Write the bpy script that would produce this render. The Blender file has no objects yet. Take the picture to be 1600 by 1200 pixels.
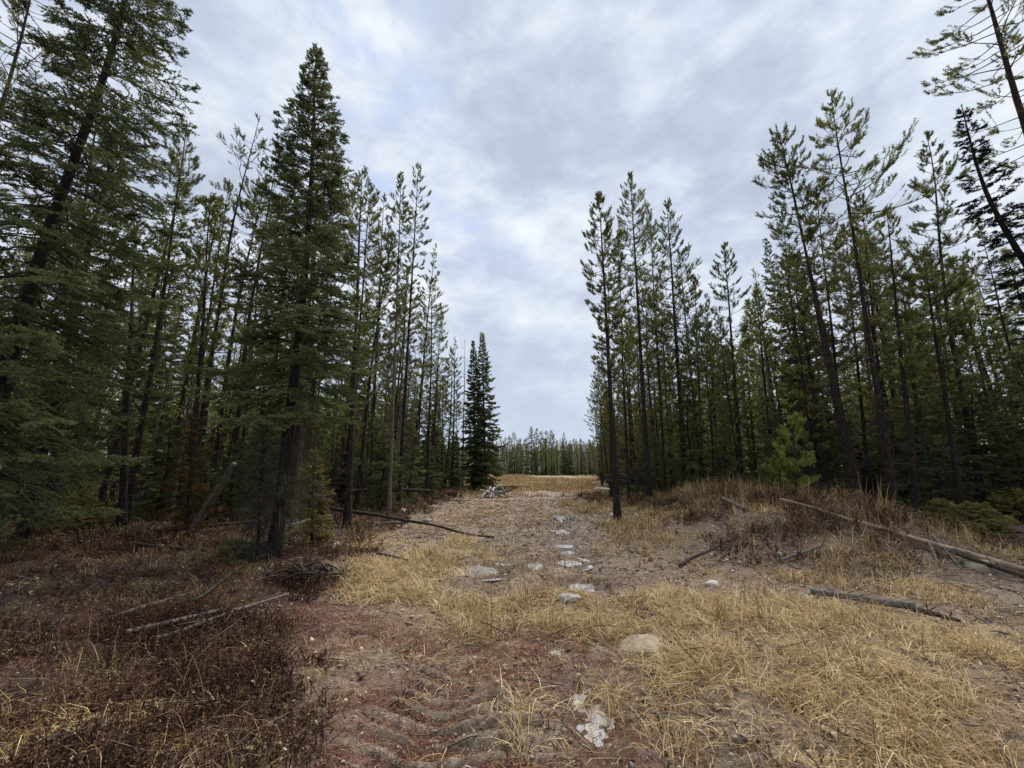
import bpy, math
import numpy as np
from mathutils import Vector

# ------------------------------------------------------------------ camera, sky, sun, exposure
SC = bpy.context.scene
COL = SC.collection
FPX, PITCH, EYE = 650.0, math.radians(12.0), 1.6          # focal length for a 1600 px wide frame
cam = bpy.data.cameras.new('camera')
cam.sensor_width = 36.0
cam.lens = FPX / 1600.0 * 36.0
cam.clip_start, cam.clip_end = 0.05, 3000.0
camo = bpy.data.objects.new('camera', cam)
COL.objects.link(camo)
camo.location = (0, 0, EYE)
camo.rotation_euler = (math.pi / 2 + PITCH, 0, 0)
SC.camera = camo

SUN_EL, SUN_AZ = math.radians(54), math.radians(25)
world = bpy.data.worlds.new('World')
SC.world = world
world.use_nodes = True
nt = world.node_tree
nt.nodes.clear()


def N(tree, kind, **kw):
    n = tree.nodes.new(kind)
    for k, v in kw.items():
        setattr(n, k, v)
    return n


def ramp(tree, stops, fac=None, interp='LINEAR'):
    r = N(tree, 'ShaderNodeValToRGB')
    r.color_ramp.interpolation = interp
    e = r.color_ramp.elements
    while len(e) < len(stops):
        e.new(0.5)
    for k, (p, c) in enumerate(stops):
        e[k].position = p
        c = (c, c, c) if isinstance(c, (int, float)) else c
        e[k].color = (*c, 1)
    if fac is not None:
        tree.links.new(fac, r.inputs[0])
    return r.outputs[0]


def math_(tree, op, a, b=None, clamp=False):
    m = N(tree, 'ShaderNodeMath', operation=op, use_clamp=clamp)
    for k, v in ((0, a), (1, b)):
        if v is None:
            continue
        if isinstance(v, (int, float)):
            m.inputs[k].default_value = v
        else:
            tree.links.new(v, m.inputs[k])
    return m.outputs[0]


def mixc(tree, fac, a, b, mode='MIX'):
    m = N(tree, 'ShaderNodeMix', data_type='RGBA', blend_type=mode)
    for sock, v in ((m.inputs[0], fac), (m.inputs[6], a), (m.inputs[7], b)):
        if isinstance(v, (int, float)):
            sock.default_value = v
        elif isinstance(v, tuple):
            sock.default_value = (*v, 1)
        else:
            tree.links.new(v, sock)
    return m.outputs[2]


def noise_(tree, vec, scale, detail=4.0, rough=0.55, dist=0.0):
    n = N(tree, 'ShaderNodeTexNoise')
    n.inputs['Scale'].default_value = scale
    n.inputs['Detail'].default_value = detail
    n.inputs['Roughness'].default_value = rough
    n.inputs['Distortion'].default_value = dist
    if vec is not None:
        tree.links.new(vec, n.inputs['Vector'])
    return n.outputs[0]


BG = 0.10
out = N(nt, 'ShaderNodeOutputWorld')
bg = N(nt, 'ShaderNodeBackground')
bg.inputs[1].default_value = BG
nt.links.new(bg.outputs[0], out.inputs[0])
sky = N(nt, 'ShaderNodeTexSky', sky_type='NISHITA', sun_disc=False)
sky.sun_elevation, sky.sun_rotation = SUN_EL, SUN_AZ
tc = N(nt, 'ShaderNodeTexCoord')
sep = N(nt, 'ShaderNodeSeparateXYZ')
nt.links.new(tc.outputs['Generated'], sep.inputs[0])
cmb = N(nt, 'ShaderNodeCombineXYZ')
nt.links.new(sep.outputs[0], cmb.inputs[0])
nt.links.new(sep.outputs[1], cmb.inputs[1])
nt.links.new(math_(nt, 'MULTIPLY', sep.outputs[2], 1.9), cmb.inputs[2])
mp = N(nt, 'ShaderNodeMapping')
mp.inputs['Location'].default_value = (3.1, 1.7, 0.4)
mp.inputs['Rotation'].default_value = (0.35, 0.5, 0.5)
nt.links.new(cmb.outputs[0], mp.inputs[0])
n_big = noise_(nt, mp.outputs[0], 1.9, 3.0, 0.5, 0.2)
n_mid = noise_(nt, mp.outputs[0], 4.6, 5.0, 0.55, 0.25)
n_fin = noise_(nt, mp.outputs[0], 10.0, 6.0, 0.6, 0.2)
k1 = math_(nt, 'ADD', math_(nt, 'MULTIPLY', n_big, 0.34), math_(nt, 'MULTIPLY', n_mid, 0.38))
k1 = math_(nt, 'ADD', k1, math_(nt, 'MULTIPLY', n_fin, 0.28))
S = 1.05 / BG
cloud = ramp(nt, [(0.40, (0.30 * S, 0.34 * S, 0.425 * S)), (0.46, (0.345 * S, 0.385 * S, 0.465 * S)),
                  (0.52, (0.42 * S, 0.46 * S, 0.53 * S)), (0.62, (0.54 * S, 0.57 * S, 0.61 * S))], k1)
gap = ramp(nt, [(0.42, 0.0), (0.58, 0.8)], n_big)
gap2 = math_(nt, 'MULTIPLY', gap, ramp(nt, [(0.40, 1.0), (0.56, 0.0)], n_mid))
gap2 = math_(nt, 'MULTIPLY', gap2, ramp(nt, [(0.40, 0.0), (0.62, 1.0)], sep.outputs[2]))
skyc = mixc(nt, 0.93, sky.outputs[0], (0.33 * S, 0.41 * S, 0.585 * S))
col = mixc(nt, gap2, cloud, skyc)
hor = ramp(nt, [(0.0, 0.85), (0.42, 0.0)], sep.outputs[2])
col = mixc(nt, hor, col, (0.37 * S, 0.42 * S, 0.505 * S))
nt.links.new(col, bg.inputs[0])

sd = Vector((math.sin(SUN_AZ) * math.cos(SUN_EL), math.cos(SUN_AZ) * math.cos(SUN_EL), math.sin(SUN_EL)))
sl = bpy.data.lights.new('sun', 'SUN')
sl.energy, sl.angle, sl.color = 3.0, math.radians(40), (1.0, 0.93, 0.84)
so = bpy.data.objects.new('sun', sl)
COL.objects.link(so)
so.rotation_euler = (-sd).to_track_quat('-Z', 'Y').to_euler()
SC.view_settings.view_transform = 'Standard'
SC.view_settings.look = 'None'
SC.view_settings.exposure = 0.70
SC.view_settings.gamma = 1.0
SC.render.engine = 'CYCLES'
SC.cycles.max_bounces = 5
SC.cycles.diffuse_bounces = 3
SC.cycles.glossy_bounces = 2

RNG = np.random.default_rng(7)


# ------------------------------------------------------------------ small maths
def hash2(ix, iy, seed):
    h = (ix.astype(np.int64) * 374761393 + iy.astype(np.int64) * 668265263 + seed * 974634777) & 0xFFFFFFFF
    h = ((h ^ (h >> 13)) * 1274126177) & 0xFFFFFFFF
    h = h ^ (h >> 16)
    return (h & 0xFFFF) / 65535.0


def vnoise(x, y, seed=0):
    ix, iy = np.floor(x), np.floor(y)
    fx, fy = x - ix, y - iy
    fx, fy = fx * fx * (3 - 2 * fx), fy * fy * (3 - 2 * fy)
    a, b = hash2(ix, iy, seed), hash2(ix + 1, iy, seed)
    c, d = hash2(ix, iy + 1, seed), hash2(ix + 1, iy + 1, seed)
    return (a * (1 - fx) + b * fx) * (1 - fy) + (c * (1 - fx) + d * fx) * fy


def fbm(x, y, f, octv=4, seed=0, gain=0.5):
    s, a, t = 0.0, 1.0, 0.0
    for k in range(octv):
        s = s + a * vnoise(x * f + 17.3 * k, y * f - 9.1 * k, seed + k)
        t += a
        a *= gain
        f *= 2.03
    return s / t


def sm(a, b, x):
    t = np.clip((x - a) / (b - a), 0, 1)
    return t * t * (3 - 2 * t)


def ray(px, py):
    cx, cy = px - 800.0, 600.0 - py
    return np.array([cx, FPX * math.cos(PITCH) - cy * math.sin(PITCH), FPX * math.sin(PITCH) + cy * math.cos(PITCH)])


def at(px, py, Y):
    """the point that a sight line meets at depth Y"""
    d = ray(px, py)
    return np.array([0, 0, EYE]) + d * (Y / d[1])


def flat(px, py, z=0.0):
    d = ray(px, py)
    return np.array([0, 0, EYE]) + d * ((z - EYE) / d[2])


# ------------------------------------------------------------------ the lie of the land
def cx_track(y):
    return 0.15 + 0.045 * y + 0.0006 * y * y


def edge_left(y):
    return np.interp(y, [0, 4, 8.5, 15, 25, 38, 45, 60, 100, 140], [-3.2, -4.2, -5.2, -4.9, -4.6, -3.6, -6, -12, -22, -30])


def edge_right(y):
    return np.interp(y, [0, 8, 12, 16, 18.5, 22, 35, 64, 140], [14, 12.5, 10.6, 9.6, 7.4, 6.6, 7.2, 12.4, 28])


def h_base(x, y):
    x, y = np.asarray(x, float), np.asarray(y, float)
    near = 1.0 - 0.8 * sm(20, 60, y)
    h = 0.16 * (fbm(x, y, 0.35, 3, 11) - 0.5) + near * (0.075 * (fbm(x, y, 1.7, 4, 21) - 0.5) + 0.03 * (fbm(x, y, 7.0, 3, 31) - 0.5))
    u = x - cx_track(y)
    track = (1 - sm(1.2, 2.6, np.abs(u)))
    h = h * (1 - 0.5 * track)
    for c in (-0.82, 0.82):
        h = h - 0.11 * np.exp(-((u - c - 0.12 * (fbm(x * 0, y, 0.4, 2, 5) - 0.5)) / 0.30) ** 2) * sm(75, 25, y)
    # lug marks pressed across the mud
    lug = np.sin(2 * np.pi * (y + 0.10 * u + 0.10 * fbm(x, y, 1.1, 2, 41)) / 0.175)
    lmask = np.exp(-((u + 0.72) / 0.5) ** 4) + 0.8 * np.exp(-((u - 0.85) / 0.33) ** 4)
    h = h + 0.013 * lug * lmask * sm(0.35, 0.6, fbm(x, y, 0.9, 3, 43)) * sm(9, 5, y)
    # dozed bank beside the track
    ridge = np.where(x < 7.7, np.exp(-((x - 7.7) / 2.35) ** 2), np.exp(-((x - 7.7) / 1.5) ** 2))
    along = sm(6.6, 10.0, y) * (1 - 0.7 * sm(16, 24, y)) * (1 - sm(24, 45, y))
    h = h + ridge * along * (0.88 + 0.6 * (fbm(x, y, 0.55, 3, 51) - 0.5))
    h = h + ridge * along * (0.42 * (fbm(x, y, 1.9, 3, 53) - 0.5) + 0.20 * (fbm(x, y, 6.5, 3, 55) - 0.5))
    low = np.exp(-(((x - 3.9) / 1.6) ** 2 + ((y - 14.5) / 3.0) ** 2))
    h = h + 0.28 * low
    # forest floor is a little higher and lumpier
    fl = sm(0.3, 2.0, edge_left(y) + 1.5 - x)
    fr = sm(0.0, 2.0, x - edge_right(y))
    h = h + 0.14 * fl + 0.22 * fr + 0.16 * np.maximum(fl, fr) * near * (fbm(x, y, 0.9, 3, 61) - 0.45)
    h = h + 0.32 * np.exp(-(((x + 3.0) / 0.75) ** 2 + ((y - 7.0) / 0.8) ** 2))
    # low berm of pushed soil at the far end of the clearing
    h = h + np.exp(-((y - 118 - 0.05 * x) / 3.5) ** 2) * (0.35 + 0.7 * fbm(x, y, 0.3, 3, 71)) * sm(35, 20, np.abs(x - 14))
    return h


PUDDLES = []   # (cx, cy, rx, ry, z)
for (px, py, hw, hh) in [(936, 1116, 40, 58), (910, 909, 24, 7), (890, 873, 20, 6), (884, 857, 17, 3), (879, 848, 15, 2.5), (877, 828, 13, 4),
                         (875, 807, 9, 6), (836, 879, 12, 6), (740, 886, 45, 8), (716, 951, 21, 15), (937, 999, 20, 7), (868, 1012, 13, 6)]:
    hw, hh = (hw * 1.6, hh * 1.5) if py < 930 else (hw * 1.1, hh * 1.1)
    a, b, c = flat(px - hw, py), flat(px, py - hh), flat(px, py + hh)
    m = flat(px, py)
    z = float(h_base(np.array([m[0], m[0] + .2, m[0] - .2]), np.array([m[1], m[1], m[1]])).mean()) - 0.02
    PUDDLES.append((m[0], (b[1] + c[1]) / 2, abs(m[0] - a[0]), (b[1] - c[1]) / 2, z))


def hgt(x, y):
    x, y = np.asarray(x, float), np.asarray(y, float)
    h = h_base(x, y)
    for (cx, cy, rx, ry, z) in PUDDLES:
        r = np.sqrt(((x - cx) / rx) ** 2 + ((y - cy) / ry) ** 2) + 0.55 * (fbm(x, y, 4.5, 3, 81) - 0.5)
        w = 1 - sm(0.75, 1.5, r)
        h = h * (1 - w) + w * (z - (0.024 if cy < 4 else 0.035) * np.clip(1 - r, 0, 1) + (0.075 if cy < 4 else 0.012) * (fbm(x, y, 15 if cy < 4 else 8, 3, 83, 0.55) - 0.5))
    return h


def ground_at(px, py):
    d = ray(px, py)
    d = d / d[1]
    lo = 1.5
    ys = np.concatenate([np.arange(1.5, 40, 0.05), np.arange(40, 200, 0.5)])
    zz = EYE + d[2] * ys - hgt(d[0] * ys, ys)
    k = np.argmax(zz < 0)
    Y = ys[k] if zz[k] < 0 else 150.0
    return np.array([d[0] * Y, Y, float(hgt(d[0] * Y, Y))])


# ------------------------------------------------------------------ meshes
class Buf:
    """triangles with a material slot and a tint per vertex"""

    def __init__(self):
        self.v, self.f, self.m, self.t, self.n = [], [], [], [], 0

    def add(self, v, f, mat=0, tint=0.5):
        v = np.asarray(v, np.float32).reshape(-1, 3)
        f = np.asarray(f, np.int64).reshape(-1, 3)
        self.v.append(v)
        self.f.append(f + self.n)
        self.m.append(np.full(len(f), mat, np.int32))
        self.t.append(np.broadcast_to(np.asarray(tint, np.float32), (len(v),)))
        self.n += len(v)

    def mesh(self, name, mats, smooth=False):
        me = bpy.data.meshes.new(name)
        v, f, m, t = np.concatenate(self.v), np.concatenate(self.f), np.concatenate(self.m), np.concatenate(self.t)
        me.vertices.add(len(v))
        me.vertices.foreach_set('co', v.ravel())
        me.loops.add(f.size)
        me.loops.foreach_set('vertex_index', f.ravel().astype(np.int32))
        me.polygons.add(len(f))
        me.polygons.foreach_set('loop_start', np.arange(0, f.size, 3, dtype=np.int32))
        me.polygons.foreach_set('material_index', m)
        if smooth:
            me.polygons.foreach_set('use_smooth', np.ones(len(f), bool))
        a = me.attributes.new('tint', 'FLOAT', 'POINT')
        a.data.foreach_set('value', t.astype(np.float32))
        for mm in (mats if isinstance(mats, (list, tuple)) else [mats]):
            me.materials.append(mm)
        me.update(calc_edges=True)
        return me


def unit(v):
    return v / np.maximum(np.linalg.norm(v, axis=-1, keepdims=True), 1e-9)


def frame(d):
    """two unit vectors square to each direction"""
    up = np.where(np.abs(d[..., 2:3]) < 0.9, np.array([0, 0, 1.0]), np.array([1.0, 0, 0]))
    a = unit(np.cross(d, up))
    return a, np.cross(d, a)


def tube(buf, pts, rad, sides=7, mat=0, tint=0.5, rough=0.0, rng=None, cap=True):
    pts = np.asarray(pts, float)
    n = len(pts)
    d = unit(np.gradient(pts, axis=0))
    a, b = frame(d)
    for k in range(1, n):                       # keep the frame from twisting
        a[k] = unit(a[k - 1] - d[k] * np.dot(a[k - 1], d[k]))
        b[k] = np.cross(d[k], a[k])
    th = np.linspace(0, 2 * np.pi, sides, endpoint=False)
    r = np.asarray(rad, float)[:, None] * np.ones(sides)
    if rough and rng is not None:
        r = r * (1 + rough * (rng.random((n, sides)) - 0.5))
    v = pts[:, None] + a[:, None] * (np.cos(th)[None, :, None] * r[..., None]) + b[:, None] * (np.sin(th)[None, :, None] * r[..., None])
    i = np.arange(n - 1)[:, None] * sides
    j = np.arange(sides)[None]
    k = (j + 1) % sides
    q = np.stack([i + j, i + k, i + sides + k, i + j, i + sides + k, i + sides + j], -1).reshape(-1, 3)
    v = v.reshape(-1, 3)
    if cap:
        v = np.concatenate([v, pts[:1], pts[-1:]])
        c0, c1 = n * sides, n * sides + 1
        jj = np.arange(sides)
        kk = (jj + 1) % sides
        q = np.concatenate([q, np.stack([kk, jj, np.full(sides, c0)], -1), np.stack([(n - 1) * sides + jj, (n - 1) * sides + kk, np.full(sides, c1)], -1)])
    buf.add(v, q, mat, tint)


def sticks(buf, p0, p1, r0, r1, mat=0, tint=0.5):
    """many three-sided tapering twigs at once"""
    p0, p1 = np.asarray(p0, float), np.asarray(p1, float)
    n = len(p0)
    if n == 0:
        return
    d = unit(p1 - p0)
    a, b = frame(d)
    r0 = np.broadcast_to(np.asarray(r0, float), (n,))[:, None]
    r1 = np.broadcast_to(np.asarray(r1, float), (n,))[:, None]
    vs = []
    for p, r in ((p0, r0), (p1, r1)):
        for t in (0, 2.094, 4.189):
            vs.append(p + (a * math.cos(t) + b * math.sin(t)) * r)
    v = np.stack(vs, 1)
    f = np.array([[0, 1, 4], [0, 4, 3], [1, 2, 5], [1, 5, 4], [2, 0, 3], [2, 3, 5]])
    f = (np.arange(n)[:, None, None] * 6 + f[None]).reshape(-1, 3)
    tt = np.broadcast_to(np.asarray(tint, float), (n,))
    buf.add(v.reshape(-1, 3), f, mat, np.repeat(tt, 6))


def slivers(buf, p, d, L, w, rng, mat=0, tint=0.5):
    """needles: one thin triangle each"""
    n = len(p)
    if n == 0:
        return
    a, b = frame(d)
    t = rng.random(n)[:, None] * 6.283
    s = (a * np.cos(t) + b * np.sin(t)) * (np.broadcast_to(np.asarray(w, float), (n,))[:, None] * 0.5)
    v = np.stack([p - s, p + s, p + d * np.broadcast_to(np.asarray(L, float), (n,))[:, None]], 1)
    tt = np.broadcast_to(np.asarray(tint, float), (n,))
    buf.add(v.reshape(-1, 3), np.arange(3 * n).reshape(-1, 3), mat, np.repeat(tt, 3))


# ------------------------------------------------------------------ materials
def mat_base(name, rough=0.85, spec=0.25):
    m = bpy.data.materials.new(name)
    m.use_nodes = True
    t = m.node_tree
    t.nodes.clear()
    o = N(t, 'ShaderNodeOutputMaterial')
    p = N(t, 'ShaderNodeBsdfPrincipled')
    p.inputs['Roughness'].default_value = rough
    p.inputs['Specular IOR Level'].default_value = spec
    t.links.new(p.outputs[0], o.inputs[0])
    return m, t, p


def mat_foliage(name, dark, mid, light, transl=0.28):
    m, t, p = mat_base(name, 0.7, 0.06)
    g = N(t, 'ShaderNodeTexCoord')
    oi = N(t, 'ShaderNodeObjectInfo')
    at_ = N(t, 'ShaderNodeAttribute', attribute_name='tint')
    n = noise_(t, g.outputs['Object'], 1.3, 3)
    k = math_(t, 'ADD', math_(t, 'MULTIPLY', at_.outputs['Fac'], 0.75), math_(t, 'MULTIPLY', n, 0.35))
    k = math_(t, 'ADD', k, math_(t, 'MULTIPLY', math_(t, 'SUBTRACT', oi.outputs['Random'], 0.5), 0.30))
    c = ramp(t, [(0.15, dark), (0.52, mid), (0.95, light)], k)
    t.links.new(c, p.inputs['Base Color'])
    tr = N(t, 'ShaderNodeBsdfTranslucent')
    t.links.new(c, tr.inputs[0])
    ms = N(t, 'ShaderNodeMixShader')
    ms.inputs[0].default_value = transl
    t.links.new(p.outputs[0], ms.inputs[1])
    t.links.new(tr.outputs[0], ms.inputs[2])
    t.links.new(ms.outputs[0], t.nodes['Material Output'].inputs[0])
    return m


def mat_bark(name, dark, light, scale=9.0, stretch=0.22, flake=None, bump=0.6):
    m, t, p = mat_base(name, 0.92, 0.15)
    g = N(t, 'ShaderNodeTexCoord')
    mp_ = N(t, 'ShaderNodeMapping')
    mp_.inputs['Scale'].default_value = (1, 1, stretch)
    t.links.new(g.outputs['Object'], mp_.inputs[0])
    n = noise_(t, mp_.outputs[0], scale * 3, 6, 0.65)
    c = ramp(t, [(0.30, dark), (0.70, light)], n)
    if flake:
        n2 = noise_(t, g.outputs['Object'], scale * 1.1, 4, 0.6)
        c = mixc(t, ramp(t, [(0.54, 0.0), (0.62, 0.8)], n2), c, flake)
    t.links.new(c, p.inputs['Base Color'])
    b = N(t, 'ShaderNodeBump')
    b.inputs['Strength'].default_value = bump
    b.inputs['Distance'].default_value = 0.02
    t.links.new(n, b.inputs['Height'])
    t.links.new(b.outputs[0], p.inputs['Normal'])
    return m


def mat_tint(name, stops, rough=0.85, transl=0.0, spec=0.2):
    m, t, p = mat_base(name, rough, spec)
    a = N(t, 'ShaderNodeAttribute', attribute_name='tint')
    c = ramp(t, stops, a.outputs['Fac'])
    t.links.new(c, p.inputs['Base Color'])
    if transl:
        tr = N(t, 'ShaderNodeBsdfTranslucent')
        t.links.new(c, tr.inputs[0])
        ms = N(t, 'ShaderNodeMixShader')
        ms.inputs[0].default_value = transl
        t.links.new(p.outputs[0], ms.inputs[1])
        t.links.new(tr.outputs[0], ms.inputs[2])
        t.links.new(ms.outputs[0], t.nodes['Material Output'].inputs[0])
    return m


def mat_rock(name, a, b, scale=9):
    m, t, p = mat_base(name, 0.9, 0.2)
    g = N(t, 'ShaderNodeTexCoord')
    n = noise_(t, g.outputs['Object'], scale, 6, 0.65)
    n2 = noise_(t, g.outputs['Object'], scale * 7, 4, 0.6)
    k = math_(t, 'ADD', math_(t, 'MULTIPLY', n, 0.7), math_(t, 'MULTIPLY', n2, 0.3))
    t.links.new(ramp(t, [(0.35, a), (0.62, b)], k), p.inputs['Base Color'])
    bp = N(t, 'ShaderNodeBump')
    bp.inputs['Strength'].default_value = 0.5
    bp.inputs['Distance'].default_value = 0.02
    t.links.new(k, bp.inputs['Height'])
    t.links.new(bp.outputs[0], p.inputs['Normal'])
    return m


M_PINE = mat_foliage('pine_needles', (0.060, 0.072, 0.021), (0.165, 0.190, 0.054), (0.36, 0.37, 0.120))
M_SPRUCE = mat_foliage('spruce_needles', (0.042, 0.055, 0.024), (0.108, 0.130, 0.054), (0.235, 0.265, 0.115))
M_YOUNG = mat_foliage('young_pine_needles', (0.09, 0.12, 0.028), (0.17, 0.22, 0.05), (0.29, 0.34, 0.09), 0.2)
M_OLIVE = mat_foliage('yellowing_needles', (0.10, 0.092, 0.026), (0.23, 0.20, 0.06), (0.40, 0.35, 0.13), 0.2)
M_RUST = mat_foliage('rusty_needles', (0.06, 0.030, 0.012), (0.13, 0.065, 0.022), (0.22, 0.13, 0.04), 0.15)
M_BLACK = mat_foliage('dying_needles', (0.015, 0.018, 0.012), (0.03, 0.034, 0.02), (0.06, 0.065, 0.04), 0.05)
M_BARK = mat_bark('pine_bark', (0.010, 0.008, 0.007), (0.042, 0.032, 0.027), flake=(0.075, 0.045, 0.032))
M_BARKD = mat_bark('spruce_bark', (0.010, 0.009, 0.008), (0.036, 0.030, 0.026))
M_BARKL = mat_bark('pale_bark', (0.07, 0.052, 0.038), (0.22, 0.18, 0.14), flake=(0.06, 0.045, 0.035))
M_TWIG = mat_bark('twig_bark', (0.030, 0.024, 0.020), (0.075, 0.062, 0.052))
M_LICHEN = mat_bark('lichen_twig', (0.030, 0.028, 0.021), (0.115, 0.108, 0.078), 14)
M_ASPEN = mat_bark('bare_branch', (0.16, 0.14, 0.12), (0.30, 0.27, 0.23))
M_LOGD = mat_bark('dark_log', (0.020, 0.016, 0.013), (0.085, 0.066, 0.054), 7, 1.0)
M_LOGG = mat_bark('weathered_wood', (0.075, 0.066, 0.058), (0.20, 0.18, 0.16), 7, 1.0)
M_LOGP = mat_bark('peeled_wood', (0.11, 0.080, 0.055), (0.42, 0.335, 0.245), 2.2, 1.0, flake=(0.05, 0.038, 0.030), bump=0.3)
M_CUT = mat_bark('bleached_wood', (0.30, 0.28, 0.26), (0.55, 0.53, 0.50), 7, 1.0)


# ------------------------------------------------------------------ things
def tag(o, label=None, cat=None, group=None, kind=None):
    if label:
        o['label'] = label
    if cat:
        o['category'] = cat
    if group:
        o['group'] = group
    if kind:
        o['kind'] = kind
    return o


def link(name, me, parent=None, loc=None):
    o = bpy.data.objects.new(name, me)
    COL.objects.link(o)
    if parent is not None:
        o.parent = parent
    if loc is not None:
        o.location = loc
    return o


def empty(name, loc, label, cat, group=None):
    o = bpy.data.objects.new(name, None)
    COL.objects.link(o)
    o.location = loc
    o.empty_display_size = 0.2
    return tag(o, label, cat, group)


def copy_tree(o, loc, rz, s, label=None, group=None, tilt=(0, 0)):
    c = o.copy()
    COL.objects.link(c)
    c.location, c.rotation_euler, c.scale = loc, (tilt[0], tilt[1], rz), s
    if label:
        c['label'] = label
    if group:
        c['group'] = group
    for ch in o.children:
        k = ch.copy()
        COL.objects.link(k)
        k.parent = c
    return c


# ------------------------------------------------------------------ trees
def trunk_curve(path, H, n=14):
    """path: list of (x, y, z) knots from the root up; returns n points with gentle bends"""
    path = np.asarray(path, float)
    z = np.linspace(0, H, n)
    return np.stack([np.interp(z, path[:, 2], path[:, 0]), np.interp(z, path[:, 2], path[:, 1]), z], 1)


def smooth_path(p, it=3):
    for _ in range(it):
        p[1:-1] = 0.25 * p[:-2] + 0.5 * p[1:-1] + 0.25 * p[2:]
    return p


def dead_limbs(buf, tp, tr, z0, z1, n, L, rng, droop=0.3, mat=0, twiggy=3, thin=1.0):
    """bare limbs below the crown"""
    z = rng.uniform(z0, z1, n)
    base = np.stack([np.interp(z, tp[:, 2], tp[:, k]) for k in range(3)], 1)
    a = rng.uniform(0, 6.283, n)
    Ls = L * rng.uniform(0.35, 1.0, n)
    e = rng.uniform(-0.35, 0.35, n) - droop * 0.5
    d = np.stack([np.cos(a) * np.cos(e), np.sin(a) * np.cos(e), np.sin(e)], 1)
    mid = base + d * Ls[:, None] * 0.5
    d2 = unit(d + np.array([0, 0, -droop]) + 0.25 * rng.normal(size=(n, 3)))
    tip = mid + d2 * Ls[:, None] * 0.5
    sticks(buf, base, mid, (0.012 + 0.006 * Ls) * thin, 0.007 * thin, mat)
    sticks(buf, mid, tip, 0.007 * thin, 0.003 * thin, mat)
    for k in range(twiggy):
        u = rng.uniform(0.3, 1.0, n)[:, None]
        s = np.where(u < 0.5, base + (mid - base) * u * 2, mid + (tip - mid) * (u * 2 - 1))
        dd = unit(d2 + rng.normal(size=(n, 3)) * 0.7 + np.array([0, 0, -droop]))
        sticks(buf, s, s + dd * (Ls * rng.uniform(0.15, 0.45, n))[:, None], 0.004 * thin ** 0.5, 0.002, mat)


def crown_profile(kind, u, rng):
    """branch length share over crown height u (0 bottom, 1 tip)"""
    if kind == 'pine':
        return np.clip(0.35 + 0.75 * u, 0, 1) * np.clip((1.04 - u) * 2.1, 0.06, 1) * rng.uniform(0.6, 1.25, len(u))
    return np.clip((1.03 - u) ** 0.80, 0.05, 1) * np.clip(0.7 + 2.2 * u, 0, 1) * rng.uniform(0.65, 1.15, len(u))


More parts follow.
